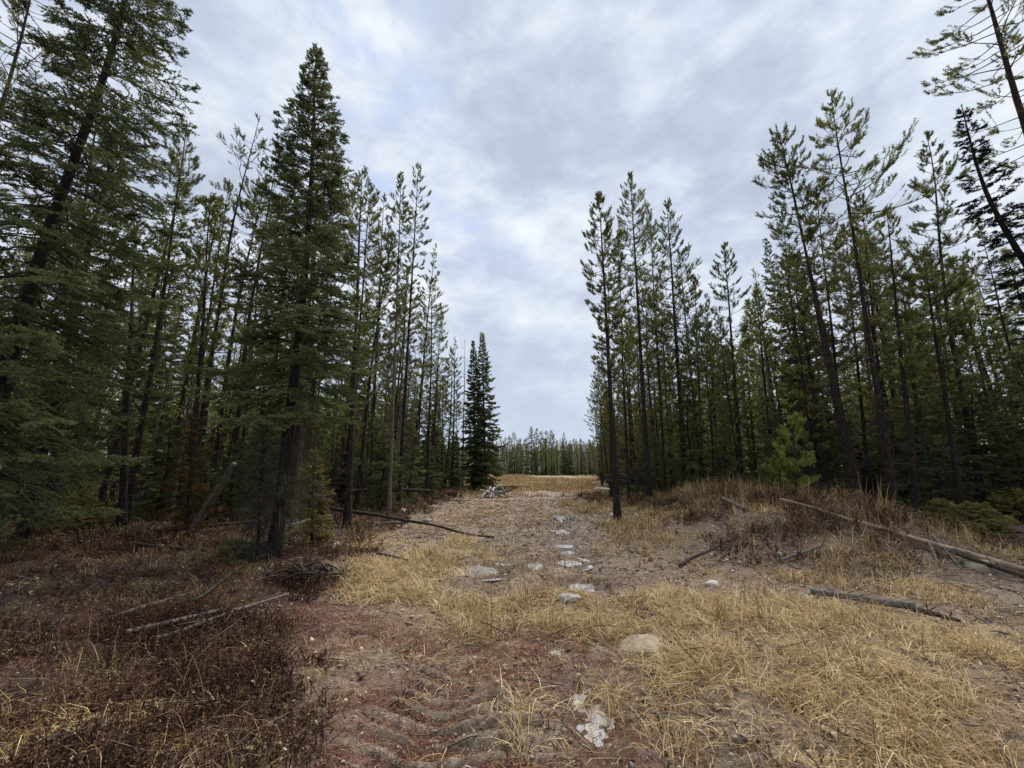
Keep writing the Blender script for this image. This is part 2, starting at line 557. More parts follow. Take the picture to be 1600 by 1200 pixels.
def pine_crown(buf, tp, H, cs, R, rng, nb=90, tufts=7, needles=32, lod=1.0, up=0.35, nmat=0, bmat=1, tuft_len=0.20, nl=0.066, extra=()):
    u = np.sort(rng.random(nb)) ** 0.92
    for k, ex in enumerate(extra):
        u[k] = ex[0]
    z = H * (cs + (1 - cs) * u * 0.985)
    base = np.stack([np.interp(z, tp[:, 2], tp[:, k]) for k in range(3)], 1)
    L = R * crown_profile('pine', u, rng)
    az = np.arange(nb) * 2.399 + rng.normal(0, 0.5, nb)
    e0 = -0.12 + 0.75 * u ** 1.5 + rng.normal(0, 0.13, nb)
    for k, ex in enumerate(extra):
        az[k], L[k], e0[k] = ex[1:]
    K = 6
    pts = np.zeros((nb, K, 3))
    pts[:, 0] = base
    step = L / (K - 1)
    wob = rng.normal(0, 0.16, (nb, K))
    for k in range(1, K):
        e = e0 + up * 1.7 * (k / (K - 1)) ** 1.6 - 0.10
        aa = az + np.cumsum(wob, 1)[:, k]
        pts[:, k] = pts[:, k - 1] + np.stack([np.cos(aa) * np.cos(e), np.sin(aa) * np.cos(e), np.sin(e)], 1) * step[:, None]
    rb = 0.005 + 0.0085 * L
    for k in range(K - 1):
        sticks(buf, pts[:, k], pts[:, k + 1], rb * (1 - k / K), rb * (1 - (k + 1) / K) + 0.002, bmat)
    # twigs, each with a brush of needles at its end
    nt_ = np.maximum(3, (2.7 * tufts * np.clip(L / R, 0.25, 1.2) * rng.uniform(0.7, 1.3, nb)).astype(int))
    bi = np.repeat(np.arange(nb), nt_)
    n = len(bi)
    s = 0.30 + 0.70 * rng.random(n) ** 0.8
    fpos = s * (K - 1)
    k0 = np.minimum(fpos.astype(int), K - 2)
    fr = (fpos - k0)[:, None]
    p0 = pts[bi, k0] * (1 - fr) + pts[bi, k0 + 1] * fr
    d0 = unit(pts[bi, k0 + 1] - pts[bi, k0])
    side = unit(np.cross(d0, np.array([0, 0, 1.0]))) * np.where(rng.random(n) < 0.5, 1, -1)[:, None]
    ang = rng.uniform(0.3, 1.0, n)[:, None]
    d = unit(d0 * np.cos(ang) + side * np.sin(ang) + np.array([0, 0, 1.0]) * rng.uniform(0.0, 0.75, n)[:, None])
    tl = (0.10 + 0.30 * L[bi] * (1.15 - s)) * rng.uniform(0.6, 1.2, n)
    p1 = p0 + d * tl[:, None]
    p1[:, 2] += 0.15 * tl
    sticks(buf, p0, p1, 0.0055, 0.003, bmat)
    tipd = unit(pts[:, -1] - pts[:, -2])
    P = np.concatenate([p1, pts[:, -1]])
    D = np.concatenate([unit(d + np.array([0, 0, 0.45])), unit(tipd + np.array([0, 0, 0.35]))])
    top = tp[-1][None]
    P = np.concatenate([P, top, top - np.array([[0, 0, 0.12]])])
    D = np.concatenate([D, [[0, 0, 1.0]], [[0, 0, 1.0]]])
    m = len(P)
    nn = max(8, int(needles / lod))
    TL = tuft_len * rng.uniform(0.6, 1.35, m)
    tnt = np.clip(rng.normal(0.46, 0.26, m), 0, 1)
    ax = np.repeat(D, nn, 0)
    q = rng.random(m * nn)
    pp = np.repeat(P, nn, 0) - ax * (np.repeat(TL, nn) * (1 - q))[:, None]
    a, b = frame(ax)
    th = rng.random(m * nn) * 6.283
    ph = rng.uniform(0.5, 1.35, m * nn)
    nd = ax * np.cos(ph)[:, None] + (a * np.cos(th)[:, None] + b * np.sin(th)[:, None]) * np.sin(ph)[:, None]
    slivers(buf, pp, nd, nl * rng.uniform(0.7, 1.2, m * nn), 0.0145 * lod, rng, nmat, np.clip(np.repeat(tnt, nn) + rng.normal(0, 0.1, m * nn), 0, 1))


def spruce_crown(buf, tp, H, cs, R, rng, nb=150, tw=16, needles=26, lod=1.0, droop=0.35, nmat=0, bmat=1, nl=0.032, gaps=0.0, width=0.0135):
    u = (np.arange(nb) + rng.random(nb)) / nb
    u = u ** 0.85
    if gaps:
        keep = rng.random(nb) > gaps
        u = u[keep]
        nb = len(u)
    z = H * (cs + (1 - cs) * u * 0.99)
    base = np.stack([np.interp(z, tp[:, 2], tp[:, k]) for k in range(3)], 1)
    L = R * crown_profile('spruce', u, rng)
    az = np.arange(nb) * 2.399 + rng.normal(0, 0.35, nb)
    e0 = -droop * 0.7 * (1 - u) + 0.75 * u ** 2.2 + rng.normal(0, 0.10, nb)
    K = 6
    pts = np.zeros((nb, K, 3))
    pts[:, 0] = base
    step = L / (K - 1)
    for k in range(1, K):
        s = k / (K - 1)
        e = e0 - droop * np.sin(s * 3.1) * 0.8 * (1 - u) + 0.55 * max(0, s - 0.55)
        aa = az + rng.normal(0, 0.10, nb)
        pts[:, k] = pts[:, k - 1] + np.stack([np.cos(aa) * np.cos(e), np.sin(aa) * np.cos(e), np.sin(e)], 1) * step[:, None]
    rb = 0.005 + 0.007 * L
    for k in range(K - 1):
        sticks(buf, pts[:, k], pts[:, k + 1], rb * (1 - k / K), rb * (1 - (k + 1) / K) + 0.002, bmat)
    nt_ = np.maximum(3, (1.25 * tw * np.clip(L / R, 0.12, 1.2) ** 0.9 * rng.uniform(0.8, 1.25, nb)).astype(int))
    bi = np.repeat(np.arange(nb), nt_)
    n = len(bi)
    s = 0.15 + 0.85 * rng.random(n) ** 0.85
    fpos = s * (K - 1)
    k0 = np.minimum(fpos.astype(int), K - 2)
    fr = (fpos - k0)[:, None]
    p0 = pts[bi, k0] * (1 - fr) + pts[bi, k0 + 1] * fr
    d0 = unit(pts[bi, k0 + 1] - pts[bi, k0])
    side = unit(np.cross(d0, np.array([0, 0, 1.0]))) * np.where(rng.random(n) < 0.5, 1, -1)[:, None]
    ang = rng.uniform(0.45, 1.0, n)[:, None]
    d = unit(d0 * np.cos(ang) + side * np.sin(ang) + np.array([0, 0, 1.0]) * rng.uniform(-0.5, 0.18, n)[:, None])
    tl = np.clip(0.10 + 0.34 * L[bi] * (1.1 - s), 0.08, 0.55) * rng.uniform(0.6, 1.25, n)
    p1 = p0 + d * tl[:, None]
    # finger-like side shoots on each twig
    A0, A1 = [p0], [p1]
    for sgn in (-1, 1):
        for w in (0.35, 0.62, 0.85):
            q0 = p0 + (p1 - p0) * w
            sd_ = unit(np.cross(d, np.array([0, 0, 1.0]))) * sgn
            dd = unit(d * 0.8 + sd_ * 0.75 + rng.normal(0, 0.15, (n, 3)))
            A0.append(q0)
            A1.append(q0 + dd * (tl * rng.uniform(0.22, 0.42, n))[:, None])
    A0.append(pts[:, -2])
    A1.append(pts[:, -1])
    A0.append(tp[-2:-1])
    A1.append(tp[-1:] + np.array([[0, 0, 0.10]]))
    A0, A1 = np.concatenate(A0), np.concatenate(A1)
    tb = np.clip(rng.normal(0.42, 0.2, nb), 0, 1)
    tnt = np.concatenate([np.tile(tb[bi], 7), tb, [0.5]])
    LL = np.linalg.norm(A1 - A0, axis=1)
    sticks(buf, p0, p1, 0.004, 0.002, bmat)
    cnt = np.maximum(4, (1.6 * needles * LL / 0.16 / lod).astype(int))
    ii = np.repeat(np.arange(len(A0)), cnt)
    m = len(ii)
    q = rng.random(m)
    ax = unit(A1 - A0)[ii]
    pp = A0[ii] + (A1 - A0)[ii] * q[:, None]
    a, b = frame(ax)
    th = rng.random(m) * 6.283
    ph = rng.uniform(0.55, 1.15, m)
    nd = ax * np.cos(ph)[:, None] + (a * np.cos(th)[:, None] + b * np.sin(th)[:, None]) * np.sin(ph)[:, None]
    slivers(buf, pp, nd, nl * rng.uniform(0.75, 1.25, m) * (0.7 + 0.3 * lod), width * lod, rng, nmat,
            np.clip(tnt[ii] + 0.28 * (q - 0.3) + rng.normal(0, 0.08, m), 0, 1))


def build_tree(name, kind, loc, path, H, r, label, seed, group=None, cs=0.4, R=1.2, bark=None, leaf=None, dead=30, deadL=0.9, dead_mat=None, lean_n=14, **kw):
    """a tree standing at loc: trunk, crown and, where the photo shows them, bare lower limbs"""
    rng = np.random.default_rng(seed)
    tp = trunk_curve(path, H, lean_n)
    wob = rng.normal(0, 0.035, (lean_n, 2)) * np.linspace(0, 1, lean_n)[:, None]
    wob[0] = 0
    tp[:, :2] += wob
    tp = smooth_path(tp, 2)
    s = np.linspace(0, 1, lean_n)
    tr = 0.82 * r * (1 - s) ** 1.0 + 0.008
    tr[0] *= 1.35
    fine = np.linspace(0, 1, lean_n * 3)
    tpf = np.stack([np.interp(fine, s, tp[:, k]) for k in range(3)], 1)
    tpf[0, 2] -= 0.25
    t = empty(name, loc, label, 'tree', group)
    b = Buf()
    tube(b, tpf, np.interp(fine, s, tr), 9, 0, rough=0.12, rng=rng)
    link('trunk', b.mesh('trunk', bark or (M_BARK if kind == 'pine' else M_BARKD), True), t)
    c = Buf()
    fn = pine_crown if kind == 'pine' else spruce_crown
    fn(c, tp, H, cs, R, rng, **kw)
    link('crown', c.mesh('crown', [leaf or (M_PINE if kind == 'pine' else M_SPRUCE), M_TWIG]), t)
    if dead:
        d = Buf()
        dead_limbs(d, tp, tr, H * 0.065, H * max(cs, 0.12) * 1.1, dead, deadL, rng, 0.45 if dead > 200 else 0.35, twiggy=9 if dead > 200 else 3, thin=0.5 if dead > 200 else 1.0)
        link('dead_limbs', d.mesh('dead_limbs', dead_mat or M_TWIG), t)['kind'] = 'stuff'
    return t


def hero(name, kind, bx, by, tx, ty, r, label, seed, Y=None, bend=(0, 0), **kw):
    """stands where the sight line of its foot meets the ground; its height follows from its tip"""
    if Y is None:
        P = ground_at(bx, by)
    else:
        P = at(bx, by, Y)
        P[2] = float(hgt(P[0], P[1]))
    T = at(tx, ty, P[1])
    H = T[2] - P[2]
    dx = T[0] - P[0]
    path = [(0, 0, 0), (dx * 0.45 + bend[0], 0, H * 0.45), (dx * 0.75 + bend[1], 0, H * 0.75), (dx, 0, H)]
    return build_tree(name, kind, tuple(P), path, H, r, label, seed, **kw)


# ------------------------------------------------------------------ ground cover masks (world coordinates)
def patch(px0, px1, yt, yb, s):
    b0, b1 = flat((px0 + px1) / 2, yt), flat((px0 + px1) / 2, yb)
    a0, a1 = flat(px0, (yt + yb) / 2), flat(px1, (yt + yb) / 2)
    return ((a0[0] + a1[0]) / 2, (b0[1] + b1[1]) / 2, abs(a1[0] - a0[0]) / 2, abs(b0[1] - b1[1]) / 2, s)


GRASS = [patch(*p) for p in [(520, 720, 862, 952, 1.0), (600, 830, 925, 992, 0.75), (780, 1080, 915, 988, 0.85), (980, 1180, 925, 1010, 0.9),
                             (1080, 1420, 930, 1060, 0.85), (1300, 1640, 950, 1060, 0.68), (1180, 1560, 1040, 1160, 0.62), (1000, 1200, 985, 1090, 0.75),
                             (690, 745, 832, 868, 0.7), (480, 620, 835, 880, 0.5), (700, 790, 855, 880, 0.35), (900, 1000, 1050, 1120, 0.5),
                             (760, 850, 1080, 1190, 0.40), (1040, 1130, 1090, 1180, 0.5), (-60, 300, 1060, 1260, 0.55), (1220, 1600, 1150, 1260, 0.5),
                             (720, 800, 775, 800, 0.6), (930, 965, 770, 800, 0.5), (1380, 1520, 900, 945, 0.45)]]
RIDGE_GRASS = [(8.0, 10.5, 0.7, 0.8, 1.0), (7.7, 12.3, 0.6, 0.8, 0.7), (6.6, 15.5, 1.0, 1.6, 0.8), (4.0, 18.5, 0.8, 2.5, 0.7), (8.6, 8.2, 0.5, 0.6, 0.6)]


def g_mask(x, y):
    g = np.zeros_like(x)
    for (cx, cy, rx, ry, s) in GRASS + RIDGE_GRASS:
        r = np.sqrt(((x - cx) / rx) ** 2 + ((y - cy) / ry) ** 2) + 0.7 * (fbm(x, y, 1.6, 3, 101) - 0.5)
        g = np.maximum(g, s * (1 - sm(0.55, 1.15, r)))
    return g


def b_mask(x, y):
    """low red-brown shrubs: the forest margin on one side, scraps on the bank on the other"""
    xl = np.interp(y, [0, 3.3, 5.5, 8, 12, 18, 30, 45], [-0.9, -1.5, -2.3, -3.0, -3.3, -3.6, -3.6, -3.2])
    left = sm(0.45, -0.75, x - xl + 1.5 * (fbm(x, y, 1.5, 4, 111) - 0.5))
    bank = sm(3.4, 5.2, x + 1.5 * (fbm(x, y, 0.8, 3, 113) - 0.5)) * sm(6.8, 8.2, y) * sm(0.36, 0.54, fbm(x, y, 1.0, 3, 115))
    right = sm(0.0, 1.5, x - edge_right(y) + 0.7) * 0.8
    return np.clip(np.maximum(np.maximum(left, bank * 0.8), right), 0, 1)


def l_mask(x, y):
    """red fallen needles on the mud"""
    near = sm(8.5, 4.5, y) * sm(2.6, 1.2, x - 0.1 * y)
    return np.clip(near * sm(0.36, 0.60, fbm(x, y, 1.3, 4, 121)) + 0.5 * b_mask(x, y), 0, 1)


def wet_mask(x, y):
    u = x - cx_track(y)
    w = np.exp(-((u - 0.82) / 0.36) ** 2) * 0.8 + 0.4 * np.exp(-((u + 0.82) / 0.36) ** 2)
    for (cx, cy, rx, ry, z) in PUDDLES:
        r = np.sqrt(((x - cx) / rx) ** 2 + ((y - cy) / ry) ** 2)
        w = np.maximum(w, 1 - sm(1.0, 2.0, r))
    return np.clip(w, 0, 1) * sm(60, 20, y)


def field_mask(x, y):
    return sm(42, 58, y) * sm(0.0, 4, edge_right(y) - x + 2) * sm(0.0, 4, x - edge_left(y) + 2)


# ------------------------------------------------------------------ the ground sheet
def axis(lo, hi, fine_lo, fine_hi, step, grow):
    a = list(np.arange(fine_lo, fine_hi, step))
    s = step
    while a[-1] < hi:
        s *= grow
        a.append(a[-1] + s)
    s = step
    while a[0] > lo:
        s *= grow
        a.insert(0, a[0] - s)
    return np.array(a)


gx = axis(-600, 600, -6.0, 8.5, 0.027, 1.035)
gy = [2.0]
while gy[-1] < 700:
    gy.append(gy[-1] + max(0.021, 0.0070 * gy[-1] ** 1.08))
lo_ = [2.0]
s_ = 0.05
while lo_[0] > -60:
    s_ *= 1.15
    lo_.insert(0, lo_[0] - s_)
gy = np.array(lo_[:-1] + gy)
X, Y = np.meshgrid(gx, gy)
Z = hgt(X, Y)
gm = g_mask(X, Y)
bm_ = b_mask(X, Y)
lm = l_mask(X, Y)
wm = wet_mask(X, Y)
fm = field_mask(X, Y)
near_ = sm(14, 6, Y)
lug = np.sin(2 * np.pi * (Y + 0.10 * (X - cx_track(Y)) + 0.12 * fbm(X, Y, 1.1, 2, 41)) / 0.175)
uu = X - cx_track(Y)
lugm = (np.exp(-((uu + 0.60) / 0.62) ** 4) + 0.7 * np.exp(-((uu - 0.85) / 0.33) ** 4)) * sm(0.30, 0.5, fbm(X, Y, 0.9, 3, 43)) * sm(8, 4.5, Y)
micro = 1.3 * (fbm(X, Y, 7.5, 4, 137, 0.6) - 0.5) + 0.85 * lug * lugm
Z = Z + near_ * (1 - wm * 0.93) * (1 - bm_) * 0.045 * micro
lm = np.where(bm_ > 0.5, lm, lm * sm(0.34, -0.12, micro))
Z = Z + near_ * (1 - wm * 0.95) * (0.055 * (fbm(X, Y, 9.0, 4, 131, 0.6) - 0.5) + 0.02 * bm_ * fbm(X, Y, 6.0, 2, 133))
me = bpy.data.meshes.new('ground')
ny, nx = X.shape
me.vertices.add(nx * ny)
me.vertices.foreach_set('co', np.stack([X, Y, Z], -1).astype(np.float32).ravel())
i = (np.arange(ny - 1)[:, None] * nx + np.arange(nx - 1)[None]).ravel()
q = np.stack([i, i + 1, i + nx + 1, i + nx], -1).astype(np.int32)
me.loops.add(q.size)
me.loops.foreach_set('vertex_index', q.ravel())
me.polygons.add(len(q))
me.polygons.foreach_set('loop_start', np.arange(0, q.size, 4, dtype=np.int32))
me.polygons.foreach_set('use_smooth', np.ones(len(q), bool))
for nm, arr in (('grass', gm), ('brush', np.maximum(bm_, 0.55 * sm(2.2, 4.2, X) * sm(6.0, 8.0, Y) * sm(45, 25, Y))), ('litter', lm), ('wet', wm), ('field', fm)):
    a = me.attributes.new(nm, 'FLOAT', 'POINT')
    a.data.foreach_set('value', arr.astype(np.float32).ravel())
me.update(calc_edges=True)

m, t, p = mat_base('soil', 0.95, 0.25)
geo = N(t, 'ShaderNodeNewGeometry')
pos = geo.outputs['Position']


def attr(nm):
    return N(t, 'ShaderNodeAttribute', attribute_name=nm).outputs['Fac']


n1 = noise_(t, pos, 1.1, 5, 0.6)
n2 = noise_(t, pos, 5.5, 6, 0.65, 0.4)
n3 = noise_(t, pos, 26.0, 5, 0.7)
n4 = noise_(t, pos, 95.0, 3, 0.7)
n5 = noise_(t, pos, 11.0, 5, 0.7, 0.6)
mud = ramp(t, [(0.40, (0.070, 0.046, 0.031)), (0.465, (0.18, 0.126, 0.086)), (0.535, (0.33, 0.246, 0.172)), (0.61, (0.57, 0.465, 0.35))],
           math_(t, 'ADD', math_(t, 'ADD', math_(t, 'MULTIPLY', n2, 0.30), math_(t, 'MULTIPLY', n3, 0.35)), math_(t, 'MULTIPLY', n4, 0.35)))
mud = mixc(t, ramp(t, [(0.46, 0.0), (0.66, 0.35)], n1), mud, (0.40, 0.31, 0.22))
lit = ramp(t, [(0.34, (0.10, 0.040, 0.030)), (0.50, (0.215, 0.095, 0.064)), (0.64, (0.40, 0.225, 0.155))], n4)
lf = math_(t, 'MULTIPLY', attr('litter'), ramp(t, [(0.42, 0.25), (0.52, 1.0)], math_(t, 'ADD', math_(t, 'MULTIPLY', n5, 0.6), math_(t, 'MULTIPLY', n2, 0.4))))
c = mixc(t, lf, mud, lit)
brs = ramp(t, [(0.34, (0.022, 0.012, 0.009)), (0.50, (0.072, 0.039, 0.028)), (0.66, (0.165, 0.100, 0.068))], math_(t, 'ADD', math_(t, 'MULTIPLY', n3, 0.5), math_(t, 'MULTIPLY', n4, 0.5)))
c = mixc(t, math_(t, 'MULTIPLY', attr('brush'), 0.92), c, brs)
gr = ramp(t, [(0.36, (0.15, 0.102, 0.055)), (0.50, (0.36, 0.27, 0.150)), (0.64, (0.58, 0.47, 0.29))], math_(t, 'ADD', math_(t, 'MULTIPLY', n3, 0.55), math_(t, 'MULTIPLY', n4, 0.45)))
c = mixc(t, math_(t, 'MULTIPLY', attr('grass'), ramp(t, [(0.35, 0.35), (0.6, 0.9)], n2)), c, gr)
nf = noise_(t, pos, 0.35, 6, 0.65)
fld = ramp(t, [(0.38, (0.15, 0.098, 0.058)), (0.50, (0.255, 0.188, 0.108)), (0.62, (0.37, 0.30, 0.18))], nf)
c = mixc(t, math_(t, 'MULTIPLY', attr('field'), 0.9), c, fld)
wet = attr('wet')
c = mixc(t, math_(t, 'MULTIPLY', wet, 0.8), c, mixc(t, 1.0, c, (0.52, 0.47, 0.43), 'MULTIPLY'))
t.links.new(c, p.inputs['Base Color'])
t.links.new(math_(t, 'SUBTRACT', 0.95, math_(t, 'MULTIPLY', wet, ramp(t, [(0.40, 0.30), (0.60, 0.85)], n2))), p.inputs['Roughness'])
p.inputs['Specular IOR Level'].default_value = 0.45
bp = N(t, 'ShaderNodeBump')
bp.inputs['Strength'].default_value = 1.0
bp.inputs['Distance'].default_value = 0.045
t.links.new(math_(t, 'ADD', math_(t, 'ADD', n3, n5), math_(t, 'MULTIPLY', n4, 0.6)), bp.inputs['Height'])
t.links.new(bp.outputs[0], p.inputs['Normal'])
me.materials.append(m)
tag(link('ground', me), 'muddy clearing and bulldozed track with a bank beside it', kind='structure')

# puddles in the ruts
m, t, p = mat_base('puddle_water', 0.20, 0.5)
g = N(t, 'ShaderNodeNewGeometry')
nz = noise_(t, g.outputs['Position'], 5.0, 2, 0.5)
t.links.new(ramp(t, [(0.30, (0.36, 0.33, 0.30)), (0.70, (0.62, 0.60, 0.60))], nz), p.inputs['Base Color'])
p.inputs['IOR'].default_value = 2.3
t.links.new(ramp(t, [(0.30, 0.32), (0.70, 0.58)], nz), p.inputs['Metallic'])
p.inputs['Specular IOR Level'].default_value = 0.6
bp = N(t, 'ShaderNodeBump')
bp.inputs['Strength'].default_value = 0.012
bp.inputs['Distance'].default_value = 0.01
t.links.new(nz, bp.inputs['Height'])
t.links.new(bp.outputs[0], p.inputs['Normal'])
M_WATER = m
M_FILM = m.copy()
M_FILM.name = 'muddy_water_film'
for n_ in M_FILM.node_tree.nodes:
    if n_.bl_idname == 'ShaderNodeValToRGB':
        for e_ in n_.color_ramp.elements:
            c_ = e_.color
            e_.color = (c_[0] * 0.62, c_[1] * 0.60, c_[2] * 0.60, 1)
for (cx, cy, rx, ry, z) in PUDDLES:
    b = Buf()
    th = np.linspace(0, 2 * np.pi, 40, endpoint=False)
    ring = np.stack([rx * 1.18 * np.cos(th), ry * 1.18 * np.sin(th), 0 * th], 1)
    v = np.concatenate([[[0, 0, 0]], ring])
    k = np.arange(40)
    b.add(v, np.stack([0 * k, 1 + k, 1 + (k + 1) % 40], 1))
    tag(link('puddle_water', b.mesh('puddle_water', M_FILM if cy < 4 else M_WATER), None, (cx, cy, z - 0.014)), 'shallow muddy puddle lying in a wheel rut', kind='structure')

# ------------------------------------------------------------------ grass, shrubs and litter that nobody could count
M_GRASS = mat_tint('dry_grass', [(0.0, (0.11, 0.065, 0.032)), (0.3, (0.29, 0.185, 0.080)), (0.6, (0.53, 0.395, 0.19)), (1.0, (0.82, 0.70, 0.42))], 0.7, 0.25)
M_BRUSH = mat_tint('low_shrub', [(0.0, (0.035, 0.017, 0.012)), (0.35, (0.115, 0.054, 0.036)), (0.60, (0.205, 0.118, 0.072)), (0.78, (0.20, 0.165, 0.065)), (1.0, (0.38, 0.31, 0.19))], 0.8, 0.15)
M_LITTER = mat_tint('fallen_needles', [(0.0, (0.08, 0.032, 0.020)), (0.5, (0.21, 0.092, 0.060)), (0.85, (0.33, 0.19, 0.12)), (1.0, (0.50, 0.39, 0.27))], 0.85)
M_LEAF = mat_tint('fallen_leaf', [(0.0, (0.25, 0.17, 0.09)), (0.6, (0.45, 0.36, 0.25)), (1.0, (0.62, 0.56, 0.46))], 0.75)
M_PEB = mat_tint('pebble', [(0.0, (0.14, 0.12, 0.10)), (0.7, (0.33, 0.29, 0.25)), (1.0, (0.60, 0.56, 0.51))], 0.85)
M_TWIGS = mat_tint('dead_twigs', [(0.0, (0.035, 0.026, 0.020)), (0.6, (0.11, 0.085, 0.066)), (1.0, (0.27, 0.24, 0.20))], 0.9)


def pick(n, x0, x1, y0, y1, dens, rng, ybias=1.7):
    """n random spots, thicker near the camera, kept where the mask is high"""
    xs, ys = [], []
    got = 0
    for _ in range(80):
        k = max(n, 2000)
        y = y0 + (y1 - y0) * rng.random(k) ** ybias
        x = rng.uniform(x0, x1, k)
        ok = (rng.random(k) < dens(x, y)) & (np.abs(x) < 1.35 * y + 1.5)
        xs.append(x[ok])
        ys.append(y[ok])
        got += ok.sum()
        if got >= n:
            break
    return np.concatenate(xs)[:n], np.concatenate(ys)[:n]


def blades(buf, x, y, az, L, droop, w, tint, rng, lift=0.0):
    n = len(x)
    z = hgt(x, y) + lift - 0.01
    d = np.stack([np.cos(az), np.sin(az), 0 * az], 1)
    sd_ = np.stack([-np.sin(az + rng.normal(0, 0.5, n)), np.cos(az), 0 * az], 1)
    root = np.stack([x, y, z], 1)
    vs = []
    for s in (0, 0.35, 0.72, 1.0):
        up = L * (s * (1 - 0.25 * droop) - droop * 0.62 * s * s)
        fw = L * droop * (0.25 * s + 0.75 * s * s) * 0.95
        c_ = root + d * fw[:, None]
        c_[:, 2] += np.maximum(up, 0.01 * s)
        ww = w * (1 - s * 0.75) * 0.5
        if s < 1:
            vs += [c_ - sd_ * ww[:, None], c_ + sd_ * ww[:, None]]
        else:
            vs.append(c_)
    v = np.stack(vs, 1)
    f = np.array([[0, 1, 3], [0, 3, 2], [2, 3, 5], [2, 5, 4], [4, 5, 6]])
    f = (np.arange(n)[:, None, None] * 7 + f[None]).reshape(-1, 3)
    buf.add(v.reshape(-1, 3), f, 0, np.repeat(np.clip(tint, 0, 1), 7))


def clumps(n, per, x0, x1, y0, y1, dens, rng, Lr, spread=0.10, droop=(0.3, 1.1), w=0.0035, tint=(0.55, 0.2), flow=True, ybias=1.7):
    cx, cy = pick(n, x0, x1, y0, y1, dens, rng, ybias)
    n = len(cx)
    i = np.repeat(np.arange(n), per)
    m = len(i)
    sp = spread * (0.5 + rng.random(n))[i]
    x = cx[i] + rng.normal(0, 1, m) * sp
    y = cy[i] + rng.normal(0, 1, m) * sp
    base = fbm(cx, cy, 0.8, 2, 141) * 12.0 if flow else rng.random(n) * 6.283
    az = base[i] + rng.normal(0, 1.0, m)
    L = (rng.uniform(*Lr, n) * (0.6 + 0.6 * rng.random(n)))[i] * rng.uniform(0.5, 1.15, m)
    dr = np.clip(rng.uniform(*droop, n)[i] + rng.normal(0, 0.2, m), 0.05, 1.25)
    tn = rng.normal(*tint, n)[i] + rng.normal(0, 0.13, m)
    ww = w * (1 + cy[i] / 9.0)
    return x, y, az, L, dr, ww, tn


rg = np.random.default_rng(21)
b = Buf()
def gaps(x, y):
    return g_mask(x, y) * sm(0.40, 0.58, fbm(x, y, 2.3, 3, 157))


blades(b, *clumps(3600, 12, -4, 9, 2.3, 12, lambda x, y: g_mask(x, y) ** 1.5 * (0.06 + 0.88 * sm(0.40, 0.58, fbm(x, y, 2.3, 3, 157))), rg, (0.14, 0.38), 0.14, (0.85, 1.25), 0.0046, (0.46, 0.26), True, 1.35), rg)
blades(b, *clumps(480, 12, -2, 8, 2.3, 9, gaps, rg, (0.28, 0.52), 0.05, (0.35, 1.0), 0.0048, (0.55, 0.25), False, 1.4), rg)
blades(b, *clumps(4200, 8, -3, 7, 2.2, 22, lambda x, y: 0.7 * (1 - b_mask(x, y)) * sm(0.40, 0.6, fbm(x, y, 0.9, 3, 151)), rg, (0.08, 0.26), 0.07, (0.5, 1.2), 0.0045, (0.38, 0.24), False), rg)
blades(b, *clumps(4200, 10, 2.5, 10, 6.5, 24, lambda x, y: 0.9 * (x < edge_right(y) + 1) * sm(0.42, 0.62, fbm(x, y, 0.9, 3, 153)), rg, (0.15, 0.42), 0.10, (0.3, 1.15), 0.0055, (0.36, 0.27), False, 1.0), rg)
blades(b, *clumps(900, 8, -9, -1, 2.2, 18, lambda x, y: b_mask(x, y) * sm(0.42, 0.60, fbm(x, y, 0.8, 3, 155)), rg, (0.14, 0.46), 0.12, (0.3, 1.2), 0.0036, (0.30, 0.24), False), rg)
blades(b, *clumps(420, 9, 5.0, 10, 8, 18, lambda x, y: np.exp(-((x - 7.5) / 1.1) ** 2), rg, (0.45, 0.85), 0.07, (0.15, 0.7), 0.0045, (0.40, 0.2), False, 1.0), rg)
tag(link('dry_grass', b.mesh('dry_grass', M_GRASS)), 'straw coloured dry grass lying in mats over the mud', kind='stuff')
b = Buf()
blades(b, *clumps(5200, 14, -14, 26, 30, 122, lambda x, y: sm(0.3, 0.65, fbm(x, y, 0.12, 4, 161)) * (x < edge_right(y)) * (x > edge_left(y) - 3), rg, (0.35, 0.8), 0.45, (0.3, 1.0), 0.006, (0.29, 0.2), False, 1.2), rg)
tag(link('field_grass', b.mesh('field_grass', M_GRASS)), 'orange brown grass covering the far end of the clearing', kind='stuff')


